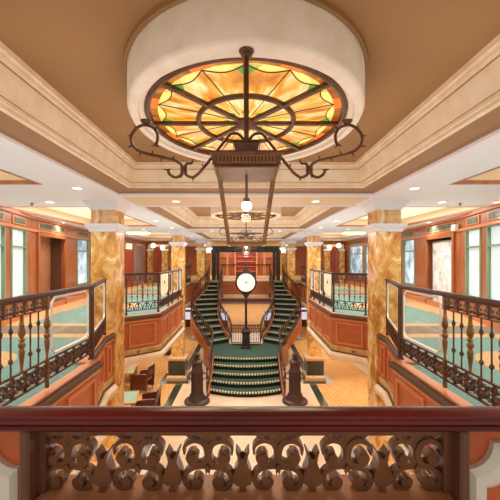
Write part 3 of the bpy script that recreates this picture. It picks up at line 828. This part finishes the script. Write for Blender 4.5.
rz = (0-LAND)/(NST+1)
for sx in (-1,1):
    for k in range(NST+1):
        z = LAND+rz*(k+1)
        s0 = k/(NST+1); s1 = min(1,(k+1.08)/(NST+1))
        a,bq,c,d = along(outer,s0),along(inner,s0),along(inner,s1),along(outer,s1)
        poly = [(sx*a.x,a.y),(sx*bq.x,bq.y),(sx*c.x,c.y),(sx*d.x,d.y)]
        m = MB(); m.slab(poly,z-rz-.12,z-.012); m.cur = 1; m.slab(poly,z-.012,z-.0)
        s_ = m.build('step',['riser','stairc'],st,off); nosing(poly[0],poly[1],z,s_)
    # strings: curved wood outer and inner cheeks
    for crv,nm,wd,side in ((outer,'outer_string',.06,1),(inner,'inner_string',.05,-1)):
        m = MB(); rings = []; N = 36
        for i in range(N+1):
            s = i/N; p = along(crv,s); p2 = along(crv,min(1,s+.02)); p1 = along(crv,max(0,s-.02)); tn = (p2-p1).normalized(); nn = Vector((tn.y,-tn.x,0))*side
            zz = LAND+rz+(0-LAND-rz)*s
            lo = zz-.42; hi = zz+.10
            rings.append([(sx*(p.x+nn.x*o),p.y+nn.y*o,z_) for o,z_ in ((0,lo),(0,hi),(wd,hi),(wd+.015,hi-.06),(wd,lo+.08),(wd+.015,lo))])
        m.loft(rings); m.build(nm,'wood2',st,off)
    m = MB(); rings = []
    lowpts = spline([(1.29,11.8,0),(1.31,13.65,0),(1.56,14.6,0),(1.9,15.5,0)],8)
    for i,p in enumerate(lowpts):
        zz = LOW+.16+(LAND-LOW)*min(1,max(0,(p.y-11.8)/1.8)) if p.y < 13.7 else LAND+.16
        rings.append([(sx*(p.x+o),p.y,z_) for o,z_ in ((0,LOW+.01),(0,zz),(.06,zz),(.06,LOW+.01))])
    m.loft(rings); m.build('lower_string','wood2',st,off)

# stair railings
def stair_rail(path,label,nb,pattern=True,post_ends=True):
    """path: 3-D points at tread level"""
    o = path[0]
    t = thing('stair_railing',label,'railing',tuple(o),0,'curved iron stair railings')
    b = MB(); b.tube([p+Vector((0,0,.95)) for p in path],.032,8); b.build('handrail','railtop',t,tuple(o),smooth=True)
    b = MB(); b.tube([p+Vector((0,0,.16)) for p in path],.02,6); b.tube([p+Vector((0,0,.34)) for p in path],.014,5); b.tube([p+Vector((0,0,.8)) for p in path],.014,5)
    # flowing scrolls between the rails
    n = nb
    for k in range(n):
        p = along(path,(k+.5)/n); q = along(path,min(1,(k+.62)/n)); tn = (q-p); tn.z = 0
        if tn.length < 1e-6: continue
        tn.normalize()
        for zc in (.25,.875):
            ring = [p+tn*(.06*math.cos(2*PI*j/8))+Vector((0,0,zc+.065*math.sin(2*PI*j/8))) for j in range(8)]
            b.tube(ring,.011,4,closed=True)
    b.build('scroll_band','iron',t,tuple(o))
    for k in range(n+1):
        p = along(path,k/n); b = MB()
        big = k%5 == 0
        b.lathe([(r*(1.1 if big else .9),z) for r,z in (thick_baluster(0,.94) if big else thin_baluster(0,.94))],tuple(p),6)
        b.build('baluster','iron',t,tuple(o),smooth=True)
    return t
def lift(crv,z0f):
    return [Vector((p.x,p.y,z0f(i/(len(crv)-1)))) for i,p in enumerate(crv)]
for sx in (-1,1):
    mk = 'dining table side' if sx < 0 else 'open carpet side'
    ob = [Vector((sx*1.36,11.7,LOW+.08)),Vector((sx*1.32,12.3,LOW+.40)),Vector((sx*1.33,13.0,LOW+.68)),Vector((sx*1.36,13.75,LAND+.1)),Vector((sx*1.56,14.6,LAND+.1)),Vector((sx*1.9,15.5,LAND+.16))]
    for i in range(1,13):
        s = i/12; p = along(outer,s); ob.append(Vector((sx*(p.x+.03),p.y,LAND+rz+(0-LAND-rz)*s+.06)))
    stair_rail(spline(ob,4),'outer curved stair railing running from floor to upper deck, %s' % mk,44)
    ib = [Vector((sx*.68,15.75,LAND))]
    for i in range(0,13):
        s = i/12; p = along(inner,s); ib.append(Vector((sx*(p.x-.03),p.y,LAND+rz+(0-LAND-rz)*s+.06)))
    stair_rail(spline(ib,4),'inner curved stair railing beside the central well, %s' % mk,34)
# fence behind the clock
t = thing('landing_fence','low iron fence across the landing behind the post clock','railing',(0,15.75,LAND))
b = MB(); b.tube([(-.66,0,.92),(.66,0,.92)],.028,8); b.build('handrail','railtop',t)
b = MB(); b.box(-.66,.66,-.012,.012,.1,.13); b.box(-.66,.66,-.012,.012,.76,.78); frieze_upper(b,-.64,.64,.78,.9); b.box(-.68,.68,-.05,.05,0,.06); b.build('rails','iron',t)
for k in range(11):
    b = MB(); b.lathe(thin_baluster(.13,.76),(-.6+.12*k,0,0),6); b.build('baluster','iron',t,smooth=True)
# railing of the upper landing above the well
r = railing((-1.58,22.06),(1.58,22.06),'distant iron railing on the upper landing behind the clock',[('post',0.02,0),('frieze',.02,3.14),('post',3.14,0),('post',1.58,0)]+[('thin',.2*k,0) for k in range(1,16) if k != 8])

# ------------------------------------------------------------------ post clock
t = thing('post_clock','black street clock with round cream face on a slim post','clock',(0,15.25,LAND))
b = MB(); q = lambda w,z: [(-w,-w,z),(w,-w,z),(w,w,z),(-w,w,z)]
b.loft([q(.22,0),q(.22,.07),q(.18,.1),q(.17,.66),q(.2,.7),q(.2,.76),q(.1,.84),q(.08,.9)]); b.build('pedestal','black',t)
zc = 1.0+2.575-.6      # centre of the face above the landing
zc = (E-1.055)-LAND
b = MB(); b.lathe([(.075,.84),(.09,.9),(.06,.96),(.055,1.1),(.075,1.13),(.055,1.17),(.05,zc-.85),(.075,zc-.8),(.05,zc-.76),(.055,zc-.6)],(0,0,0),14); b.build('pole','black',t,smooth=True)
RX = Matrix.Rotation(PI/2,3,'X')
b = MB(); out = []
for k in range(40):
    a = 2*PI*k/40; r = .485; out.append((r*math.cos(a),zc+r*math.sin(a)))
b.prism(out,-.16,.16)
b.prism([(-.08,zc-.68),(.08,zc-.68),(.13,zc-.58),(.34,zc-.3),(-.34,zc-.3),(-.13,zc-.58)],-.11,.11)
b.prism([(-.48,zc+.16),(-.40,zc+.42),(-.2,zc+.46),(-.1,zc+.56),(-.04,zc+.68),(0,zc+.78),(.04,zc+.68),(.1,zc+.56),(.2,zc+.46),(.40,zc+.42),(.48,zc+.16)],-.1,.1)
hd = b.build('clock_case','black',t)
b = MB(); b.tube([(.43*math.cos(2*PI*k/40),-.165,zc+.43*math.sin(2*PI*k/40)) for k in range(40)],.028,6,closed=True); b.build('bezel','black',hd,smooth=True)
b = MB(); b.add([(.41*math.cos(2*PI*k/40),-.168,zc+.41*math.sin(2*PI*k/40)) for k in range(40)],[tuple(range(40))]); fc = b.build('clock_face','face',hd)
b = MB()
for k in range(12):
    a = 2*PI*k/12; c,s = math.sin(a),math.cos(a); w = .014
    b.add([(c*.31-s*w,-.171,zc+s*.31+c*w),(c*.31+s*w,-.171,zc+s*.31-c*w),(c*.365+s*w,-.171,zc+s*.365-c*w),(c*.365-s*w,-.171,zc+s*.365+c*w)],[(0,1,2,3)])
b.build('hour_mark','gold',fc)
b = MB()
for a,Lh,w in ((math.radians(75),.17,.022),(math.radians(128),.26,.015)):
    c,s = math.sin(a),math.cos(a); b.add([(-s*w,-.174,zc+c*w),(s*w,-.174,zc-c*w),(c*Lh,-.174,zc+s*Lh)],[(0,1,2)])
b.lathe([(.001,-.005),(.05,-.005),(.05,.005),(.001,.005)],(0,-.175,zc),14,RX); b.build('clock_hand','gold',fc)

# ------------------------------------------------------------------ cast-iron newel posts at the stair foot
def bollard(loc,label):
    t = thing('newel_post',label,'post',loc,0,'cast iron posts at the stair foot')
    b = MB(); b.lathe([(.001,0),(.43,0),(.43,.05),(.40,.09),(.30,.12),(.26,.2),(.24,.26),(.22,.3)],(0,0,0),28); b.build('base','post',t,smooth=True)
    b = MB(); b.lathe([(.2,.28),(.185,.34),(.18,.9),(.175,1.0),(.2,1.03),(.2,1.07),(.175,1.1),(.17,1.3),(.2,1.33),(.19,1.38),(.13,1.42),(.1,1.45),(.12,1.48),(.08,1.5)],(0,0,0),20); sh = b.build('shaft','post',t,smooth=True)
    b = MB()
    for k in range(10):
        a = 2*PI*k/10; b.tube([(.188*math.cos(a),.188*math.sin(a),.34),(.184*math.cos(a),.184*math.sin(a),1.0)],.018,5)
    b.build('fluting','post',sh)
    b = MB(); b.ball((0,0,1.575),.095,16); b.tube([(0,0,1.66),(0,0,1.70)],[.02,.005],6); b.build('ball_finial','post',t,smooth=True)
    for z in (.72,1.02):
        b = MB(); b.lathe([(.18,z-.03),(.215,z-.02),(.215,z+.02),(.18,z+.03)],(0,0,0),20); b.build('collar','post',t,smooth=True)
    for s in (-1,1):
        b = MB(); b.tube(spline([(s*.18,0,.8),(s*.3,0,.78),(s*.34,0,.88),(s*.27,0,.98),(s*.2,0,.95)],5),.018,6); b.build('rope_hook','post',t,smooth=True)
    return t
n1 = bollard((-1.66,11.4,LOW+.006),'brown cast iron post with ball top at the stair foot, nearer the dining tables')
n2 = copy_tree(n1); n2.location.x = 1.66; n2['label'] = 'brown cast iron post with ball top at the stair foot, away from the dining tables'

# ------------------------------------------------------------------ shop fronts
WN = {'n':0}; DN = {'n':0}
def shop_wall(sx,p0,p1,openings,nm,pane='pane'):
    """openings: (kind,u0,u1) along the wall; kind window/door/niche"""
    P = Vector((sx*p0[0],p0[1],0)); Q = Vector((sx*p1[0],p1[1],0)); L = (Q-P).length; d = (Q-P)/L; nn = Vector((-d.y,d.x,0))
    if nn.x*sx > 0: nn = -nn        # face the void
    def T(u,o,z): w = P+d*u+nn*o; return (w.x,w.y,z)
    def bx(b,u0,u1,o0,o1,z0,z1):
        b.add([T(u,o,z) for z in (z0,z1) for o in (o0,o1) for u in (u0,u1)],[(0,2,3,1),(4,5,7,6),(0,1,5,4),(2,6,7,3),(0,4,6,2),(1,3,7,5)])
    b = MB(); u = 0
    ops = sorted(openings,key=lambda o:o[1])
    bx(b,0,L,-.12,0,2.2,2.57)
    for kind,u0,u1 in ops:
        if u0 > u: bx(b,u,u0,-.12,0,0,2.2)
        if kind == 'window': bx(b,u0,u1,-.12,0,0,.5)
        u = u1
    if u < L: bx(b,u,L,-.12,0,0,2.2)
    root = struct(b.build(nm,'wood'))
    b = MB(); bx(b,0,L,0,.05,2.17,2.23); bx(b,0,L,0,.035,.0,.16); bx(b,0,L,0,.05,2.5,2.57); b.build('rail_moulding','woodl',root)
    for kind,u0,u1 in ops:
        # header slot panel
        b = MB(); bx(b,u0+.06,u1-.06,0,.02,2.27,2.46); hp = b.build('header_panel','woodl',root)
        b = MB(); bx(b,u0+.14,u1-.14,.02,.026,2.30,2.43); b.build('header_sign','slot',hp)
        if kind == 'window':
            WN['n'] += 1
            b = MB(); f = .06
            bx(b,u0,u0+f,-.06,.02,.5,2.2); bx(b,u1-f,u1,-.06,.02,.5,2.2); bx(b,u0+f,u1-f,-.06,.02,2.2-f,2.2); bx(b,u0+f,u1-f,-.06,.02,.5,.5+f); bx(b,u0+f,u1-f,-.04,.01,1.72,1.76)
            w = struct(b.build('window_%d' % WN['n'],'panelg'))
            b = MB(); b.add([T(u0+f,-.05,.56),T(u1-f,-.05,.56),T(u1-f,-.05,2.14),T(u0+f,-.05,2.14)],[(0,1,2,3)]); b.build('pane',pane,w)
        elif kind == 'niche':
            DN['n'] += 1
            b = MB(); bx(b,u0,u0+.1,0,.05,0,2.2); bx(b,u1-.1,u1,0,.05,0,2.2); bx(b,u0+.1,u1-.1,0,.05,2.08,2.2)
            w = struct(b.build('door_%d' % DN['n'],'wood'))
            b = MB(); bx(b,u0+.0,u1,-.5,-.45,0,2.2); b.build('niche_back','niche',w)
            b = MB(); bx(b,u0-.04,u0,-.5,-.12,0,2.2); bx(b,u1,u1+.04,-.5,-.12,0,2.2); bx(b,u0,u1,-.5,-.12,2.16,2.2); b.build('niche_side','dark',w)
        elif kind == 'poster':
            DN['n'] += 1
            b = MB(); bx(b,u0,u0+.12,0,.05,0,2.2); bx(b,u1-.12,u1,0,.05,0,2.2); bx(b,u0+.12,u1-.12,0,.05,2.06,2.2)
            w = struct(b.build('door_%d' % DN['n'],'wood'))
            b = MB(); bx(b,u0-.04,u0,-.75,-.12,0,2.2); bx(b,u1,u1+.04,-.75,-.12,0,2.2); bx(b,u0,u1,-.75,-.7,0,2.2); bx(b,u0,u1,-.75,-.12,2.16,2.2); b.build('niche_side','wood',w)
            return root,T,bx
    return root,T,bx
for sx in (-1,1):
    s = SIDE[sx]
    A0,A1 = (4.2,2.8),(5.59,8.74)
    L = math.hypot(1.5,6.4)
    wins = [('window',1.0,2.0),('window',2.3,3.3),('window',3.55,4.66),('window',4.93,5.8)]
    shop_wall(sx,A0,A1,wins,'wall_%s' % s)
    if sx < 0: shop_wall(sx,(5.59,8.74),(5.95,11.7),[('niche',.29,2.15)],'wall_left')
    else:
        root,T,bx = shop_wall(sx,(5.59,8.74),(5.95,11.7),[('poster',.29,2.2)],'wall_right')
        # the display poster door standing in its opening
        t = thing('display_door','tall glazed poster door with pictures and heading, in the shop doorway','door',T(1.2,-.3,0))
        o_ = tuple(t.location)
        b = MB(); bx(b,.62,2.08,-.20,-.14,.02,2.0); b.build('door_leaf','steel',t,o_)
        b = MB(); bx(b,.68,2.02,-.139,-.135,.1,1.95); pl = b.build('poster','poster',t,o_)
        b = MB(); bx(b,.8,1.5,-.134,-.13,1.56,1.64); b.build('heading','white',pl,o_)
        b = MB(); bx(b,1.3,1.8,-.134,-.13,1.15,1.42); b.build('picture','pale',pl,o_)
        b = MB(); bx(b,.82,1.15,-.134,-.13,1.15,1.42); b.build('picture','paneb',pl,o_)
        # small emergency lamp box over the opening
        b = MB(); bx(b,.05,.27,.03,.12,2.2,2.36); tag(b.build('alarm_box','pale'),'small cream box fixed above the poster door frame','box')
    shop_wall(sx,(5.95,11.7),(6.1,13.2),[('window',.15,1.3)],'wall_%s' % s,'paneb')
    shop_wall(sx,(6.1,13.2),(6.1,20.6),[('window',3.0,4.0),('window',4.3,6.6)] if sx > 0 else [],'wall_%s' % s,'paneb')
    # end wall with arched opening, red door and pilasters
    YE = 20.6
    b = MB(); b.box(*sorted((sx*4.4,sx*6.1)),YE,YE+.15,0,2.57); r = struct(b.build('wall_%s_end' % s,'wood'))
    b = MB(); b.box(*sorted((sx*4.7,sx*5.95)),YE-.2,YE,2.2,2.34); b.box(*sorted((sx*5.8,sx*5.95)),YE-.2,YE,2.06,2.2); b.build('cream_arch','beam',r)
    b = MB(); b.box(*sorted((sx*5.12,sx*5.48)),YE-.05,YE,.04,2.15); DN['n'] += 1; dr = struct(b.build('door_%d' % DN['n'],'woodr'))
    b = MB(); b.box(*sorted((sx*5.16,sx*5.44)),YE-.07,YE-.05,1.2,2.05); b.box(*sorted((sx*5.16,sx*5.44)),YE-.07,YE-.05,.15,1.05); b.build('door_panel','woodr',dr)
    for x_,w_ in ((5.7,.3),(4.76,.36)):
        b = MB(); b.cbox(*sorted((sx*x_,sx*(x_+w_))),YE-.2,YE,0,1.95,.01); b.build('pilaster','marble',r)
        b = MB(); b.cbox(*sorted((sx*(x_-.04),sx*(x_+w_+.04))),YE-.24,YE,1.95,2.05,.01); b.build('pilaster_cap','white',r)
    for x_,z_,nn_ in ((5.56,2.25,'outer'),(5.0,2.14,'inner')):
        t = thing('globe_lamp','glowing globe wall lamp, %s one over the red door, %s side' % (nn_,NEARMARK[sx]),'lamp',(sx*x_,YE-.46,z_),0,'glowing globe lamps')
        b = MB(); b.ball((0,0,0),.15,14); b.build('globe','globe',t,smooth=True)
        b = MB(); b.tube([(0,.13,-.06),(0,.24,-.1)],.03,6); b.build('bracket','brass',t)
    t = thing('green_ceiling_lamp','green glowing glass ceiling light beside the shops, %s side' % NEARMARK[sx],'ceiling light',(sx*4.4,13.7,SOF))
    b = MB(); b.loft([[(-.45,-.28,-.02),(.45,-.28,-.02),(.45,.28,-.02),(-.45,.28,-.02)],[(-.4,-.22,-.12),(.4,-.22,-.12),(.4,.22,-.12),(-.4,.22,-.12)]]); b.build('glass_shade','greenlight',t)
    b = MB(); b.box(-.48,.48,-.3,.3,-.02,0); b.build('rim','brass',t)
    t = thing('sprinkler_head','small dark sprinkler head in the white ceiling band, %s side' % NEARMARK[sx],'sprinkler',(sx*4.3,6.75,SOF))
    b = MB(); b.lathe([(.001,-.05),(.03,-.048),(.012,-.035),(.014,-.012),(.04,-.008),(.04,0),(.001,0)],(0,0,0),10); b.build('nozzle','iron',t,smooth=True)
# red lobby panelling on the dark-doorway side
b = MB(); b.box(-6.1,-6.0,16.4,20.2,0,2.3); DN['n'] += 1; r = struct(b.build('door_%d' % DN['n'],'woodr'))
b = MB(); b.box(-6.0,-5.97,17.9,19.7,.05,2.2); b.build('mauve_leaf','purple',r)
b = MB(); b.box(-5.99,-5.93,16.7,17.5,1.95,2.25); tag(b.build('framed_picture','sign'),'small bright framed picture on the wall past the big column','picture')

# ------------------------------------------------------------------ portal and far wall
t = thing('green_portal','dark green portal frame spanning the hall at the stair top','portal',(0,23,0))
b = MB(); b.cbox(-2.35,2.35,-.15,.25,1.92,2.33,.03); bm_ = b.build('beam','greenp',t)
b = MB()
for k in range(7): b.box(-2.0+k*.6,-1.6+k*.6,-.165,-.15,2.02,2.22)
b.build('beam_panel','greenm',bm_)
for s in (-1,1):
    b = MB(); b.cbox(s*2.2-.13,s*2.2+.13,-.12,.2,0,1.92,.02); b.build('post','greenp',t)
    b = MB(); b.cbox(s*1.93-.1,s*1.93+.1,-.02,.2,0,1.92,.02); b.build('inner_post','darkwood',t)
b = MB(); b.box(-9,9,30,30.15,0,2.57); r = struct(b.build('wall_back','wood'))
b = MB()
for x_ in (-3.2,-1.75,1.55,3.0): b.box(x_,x_+.2,29.9,30,0,2.57)
b.build('pilaster','woodl',r)
b = MB(); b.box(-3.0,-1.75,29.95,30,.9,1.0); b.box(1.75,3.0,29.95,30,.9,1.0); b.box(-3,-1.75,29.96,30,1.45,1.52); b.box(1.75,3,29.96,30,1.45,1.52); b.build('dado','dark',r)
b = MB(); b.box(-3,3,29.97,30,1.6,2.5); b.build('upper_panel','niche',r)
t = thing('display_cabinet','red shelved cabinet in the middle of the far wall behind the clock','cabinet',(0,29.6,0))
b = MB(); b.box(-.95,.95,.2,.3,0,2.2); b.build('back','redcab',t)
for s in (-1,1):
    b = MB(); b.box(s*.95-.06,s*.95+.06,-.1,.3,0,2.3); b.build('side_panel','woodl',t)
for k in range(5):
    b = MB(); b.box(-.89,.89,-.05,.2,.35+.42*k,.39+.42*k); b.build('shelf','woodl',t)
for s in (-1,1):
    # bright wall sconces beside the portal
    t = thing('wall_sconce','bright shaded sconce beside the green portal, %s side' % NEARMARK[s],'lamp',(s*2.5,22.5,2.02),0,'sconces beside the portal')
    b = MB(); b.lathe([(.11,-.16),(.15,0),(.26,.17)],(0,0,0),14); b.build('shade','globe',t,smooth=True)
    b = MB(); b.lathe([(.001,-.28),(.03,-.25),(.05,-.16),(.02,-.14)],(0,0,0),10); b.build('stem','brass',t)
    t = thing('marble_pier','golden marble pier behind the sconce, %s side' % NEARMARK[s],'column',(s*2.78,23.3,0),0,'marble piers beside the portal')
    b = MB(); b.cbox(-.28,.28,-.2,.3,0,2.3,.01); b.build('shaft','marble',t)
    b = MB(); b.box(-.34,.34,-.26,.36,2.3,2.57); b.build('capital','white',t)
    # potted palm
    t = thing('potted_palm','green potted palm by the set-back railing, %s side' % NEARMARK[s],'plant',(s*3.98,21.3,0),0,'potted palms')
    b = MB(); b.lathe([(.001,0),(.2,0),(.26,.3),(.3,.5),(.27,.52),(.24,.46),(.001,.46)],(0,0,0),16); b.build('pot','pot',t,smooth=True)
    b = MB(); rnd = random.Random(3+s)
    for k in range(34):
        a = rnd.uniform(0,2*PI); ln = rnd.uniform(.5,.8); h0 = rnd.uniform(.5,1.3); el = rnd.uniform(.3,1.2)
        dx,dy = math.cos(a),math.sin(a); px_,py_ = -dy,dx; w = .05
        pts = [(0,0,h0)]+[(dx*ln*u*math.cos(el),dy*ln*u*math.cos(el),h0+ln*u*math.sin(el)-.35*u*u) for u in (.35,.7,1)]
        ws = [.01,w,w*.8,.004]
        vs = []
        for p,w_ in zip(pts,ws): vs += [(p[0]+px_*w_,p[1]+py_*w_,p[2]),(p[0]-px_*w_,p[1]-py_*w_,p[2])]
        b.add(vs,[(0,1,3,2),(2,3,5,4),(4,5,7,6)])
    b.build('fronds','leaf',t)
    b = MB(); b.tube([(0,0,.45),(.02,0,1.0),(0,.02,1.35)],.03,6); b.build('stem','pot',t)

# ------------------------------------------------------------------ lower deck furniture
def table(loc,rz,label):
    t = thing('dining_table',label,'table',loc,rz,'green topped dining tables')
    b = MB(); b.cbox(-.6,.6,-.42,.42,.71,.75,.01); b.build('table_top','tabletop',t)
    b = MB(); 
    for (x0_,x1_,y0_,y1_) in ((-.63,.63,-.45,-.42),(-.63,.63,.42,.45),(-.63,-.6,-.42,.42),(.6,.63,-.42,.42)): b.box(x0_,x1_,y0_,y1_,.70,.755)
    b.build('table_edge','gold',t)
    for sx_ in (-1,1):
        for sy_ in (-1,1):
            b = MB(); b.lathe([(.025,0),(.03,.1),(.04,.5),(.045,.7)],(sx_*.53,sy_*.36,0),10); b.build('leg','darkwood',t)
    return t
def chair(loc,rz,label):
    t = thing('dining_chair',label,'chair',loc,rz,'leather dining chairs on the lower deck')
    b = MB(); b.cbox(-.25,.25,-.25,.25,.41,.49,.025); b.build('seat','leather',t)
    b = MB(); b.loft([[(-.25,.22,.49),(.25,.22,.49),(.25,.27,.49),(-.25,.27,.49)],[(-.27,.28,.75),(.27,.28,.75),(.27,.33,.75),(-.27,.33,.75)],[(-.24,.33,.95),(.24,.33,.95),(.24,.37,.95),(-.24,.37,.95)]]); b.build('backrest','darkwood',t)
    for sx_ in (-1,1):
        b = MB(); b.loft([[(sx_*.25,y_,z_) for y_,z_ in ((-.27,.12),(.29,.12),(.31,.7),(.1,.69),(-.22,.64),(-.27,.6))],[(sx_*.31,y_,z_) for y_,z_ in ((-.27,.12),(.29,.12),(.31,.7),(.1,.69),(-.22,.64),(-.27,.6))]]); b.build('armrest','darkwood',t)
        for sy_ in (-1,1):
            b = MB(); b.tube([(sx_*.22,sy_*.22,.42),(sx_*.24,sy_*.25,0)],[.024,.016],6); b.build('leg','darkwood',t)
    return t
table((-4.75,12.4,LOW),.2,'green topped table with gilt edge, further along the carpet near the stairs')
table((-3.85,9.9,LOW),.2,'green topped table with gilt edge seen beside the big column base')
chair((-3.8,12.4,LOW),-PI/2-.2,'leather seated dark armchair at the further green table')
chair((-4.55,11.2,LOW),PI+.2,'dark armchair turned toward the further green table, back to the nearer one')
chair((-4.7,13.35,LOW),.1,'dark armchair beyond the further green table')
chair((-2.98,10.25,LOW),-PI/2,'dark armchair beside the nearer green table on the aisle side')
for k,(x_,y_,h_) in enumerate(((-4.6,12.3,.18),(-4.4,12.4,.13))):
    b = MB(); b.lathe([(.001,0),(.035,0),(.035,h_*.7),(.018,h_*.85),(.018,h_),(.001,h_)],(0,0,0),10)
    tag(b.build('condiment_bottle','darkwood' if k==0 else 'leaf',None,smooth=True),['taller dark condiment bottle on the further green table','shorter green condiment bottle on the further green table'][k],'bottle').location = (x_,y_,LOW+.755)
t = thing('service_cabinet','dark mahogany service cabinet in the shade under the balcony','cabinet',(-4.0,17.2,LOW))
b = MB(); b.cbox(-.6,.6,-.3,.3,.08,1.3,.02); b.build('carcass','darkwood',t)
b = MB(); b.cbox(-.65,.65,-.34,.34,1.3,1.36,.01); b.build('top','darkwood',t)
b = MB(); b.box(-.56,.56,-.26,.26,0,.08); b.build('plinth','black',t)
for s in (-1,1):
    b = MB(); b.cbox(*sorted((s*.04,s*.56)),-.325,-.3,.16,1.24,.008); dd = b.build('door','darkwood',t)
    b = MB(); b.ball((s*.1,-.34,.75),.02,8); b.build('knob','gold',dd)
def showcase(loc,label):
    t = thing('lit_showcase',label,'counter',loc,0,'lit display counters on the lower deck')
    b = MB(); b.cbox(-.6,.6,-.35,.35,0,.5,.02); b.build('base','darkwood',t)
    b = MB(); b.cbox(-.58,.58,-.33,.33,.5,1.05,.01); b.build('glass_case','white_l',t)
    b = MB(); b.cbox(-.62,.62,-.37,.37,1.05,1.1,.01); b.build('top','darkwood',t)
    return t
for s in (-1,1):
    mk = NEARMARK[s]
    showcase((s*4.35,24.5,LOW),'white lit display counter seen outside the stair curve, %s side' % mk)
    showcase((s*4.35,26.6,LOW),'further white lit display counter outside the stair curve, %s side' % mk)
    showcase((s*1.9,24.2,LOW),'white lit display counter seen through the stair well, %s side' % mk)

# ------------------------------------------------------------------ lights
def lamp(kind,loc,energy,col=(255,226,184),size=.1,rot=None,**kw):
    d = bpy.data.lights.new('lamp_light',kind); d.energy = energy; d.color = lin(col)[:3]
    if kind == 'AREA': d.shape = 'RECTANGLE'; d.size = size; d.size_y = kw.get('sy',size)
    elif kind == 'SPOT': d.spot_size = kw.get('cone',2.6); d.spot_blend = .6; d.shadow_soft_size = size
    else: d.shadow_soft_size = size
    o = bpy.data.objects.new('lamp_light',d); COL.objects.link(o); o.location = loc
    if rot: o.rotation_euler = rot
    return o
WL = (252,250,250)
for (x,y,z,lb) in spots: lamp('SPOT',(x,y,z-.03),55,WL,size=.06)
for k,y in enumerate(CYS):
    lamp('POINT',(0,y-1.2,E+.32),14,(255,236,206),.03)
    lamp('AREA',(0,y,E+1.22),35,(255,232,196),1.5,sy=1.9)
    lamp('AREA',(0,y,E-.6),(36,60,70)[k],WL,3.2,(PI,0,0),sy=4.5)            # unseen upward fill, added to imitate bounce onto the coffer
    for sx in (-1,1):
        y0,y1 = side_open[k]
        lamp('AREA',(sx*4.2,(y0+y1)/2,SOF+.2),60,WL,1.8,sy=3.6)     # cove light over the side decks
        lamp('AREA',(sx*4.0,(y0+y1)/2,.5),26,WL,2.5,(PI,0,0),sy=5)  # added upward fill above the side decks, no fixture there
        lamp('AREA',(sx*4.4,y+1.5,-1.3),80,(255,240,216),2.5,sy=4)             # broad fill added under the lower deck ceiling
lamp('AREA',(0,27,SOF-.03),240,WL,5,sy=4)
lamp('AREA',(0,31,-1.3),300,WL,8,sy=12)
lamp('AREA',(0,13,E+1.0),120,WL,3,sy=1)
W = bpy.data.worlds.new('hall_fill'); S.world = W; W.use_nodes = True  # even ambient fill entering by the open rear, no daylight source
W.node_tree.nodes['Background'].inputs[0].default_value = lin((255,250,244)); W.node_tree.nodes['Background'].inputs[1].default_value = .7

# ------------------------------------------------------------------ camera
cam = bpy.data.cameras.new('camera'); co = bpy.data.objects.new('camera',cam); COL.objects.link(co)
co.location = (0,0,E); co.rotation_euler = (PI/2,0,0)
cam.sensor_width = 36; cam.lens = 36*336/500
cam.shift_x = 4/500; cam.shift_y = 9/500; cam.clip_start = .05
S.camera = co
S.view_settings.view_transform = 'Standard'; S.view_settings.look = 'None'; S.view_settings.exposure = .17; S.view_settings.gamma = 1
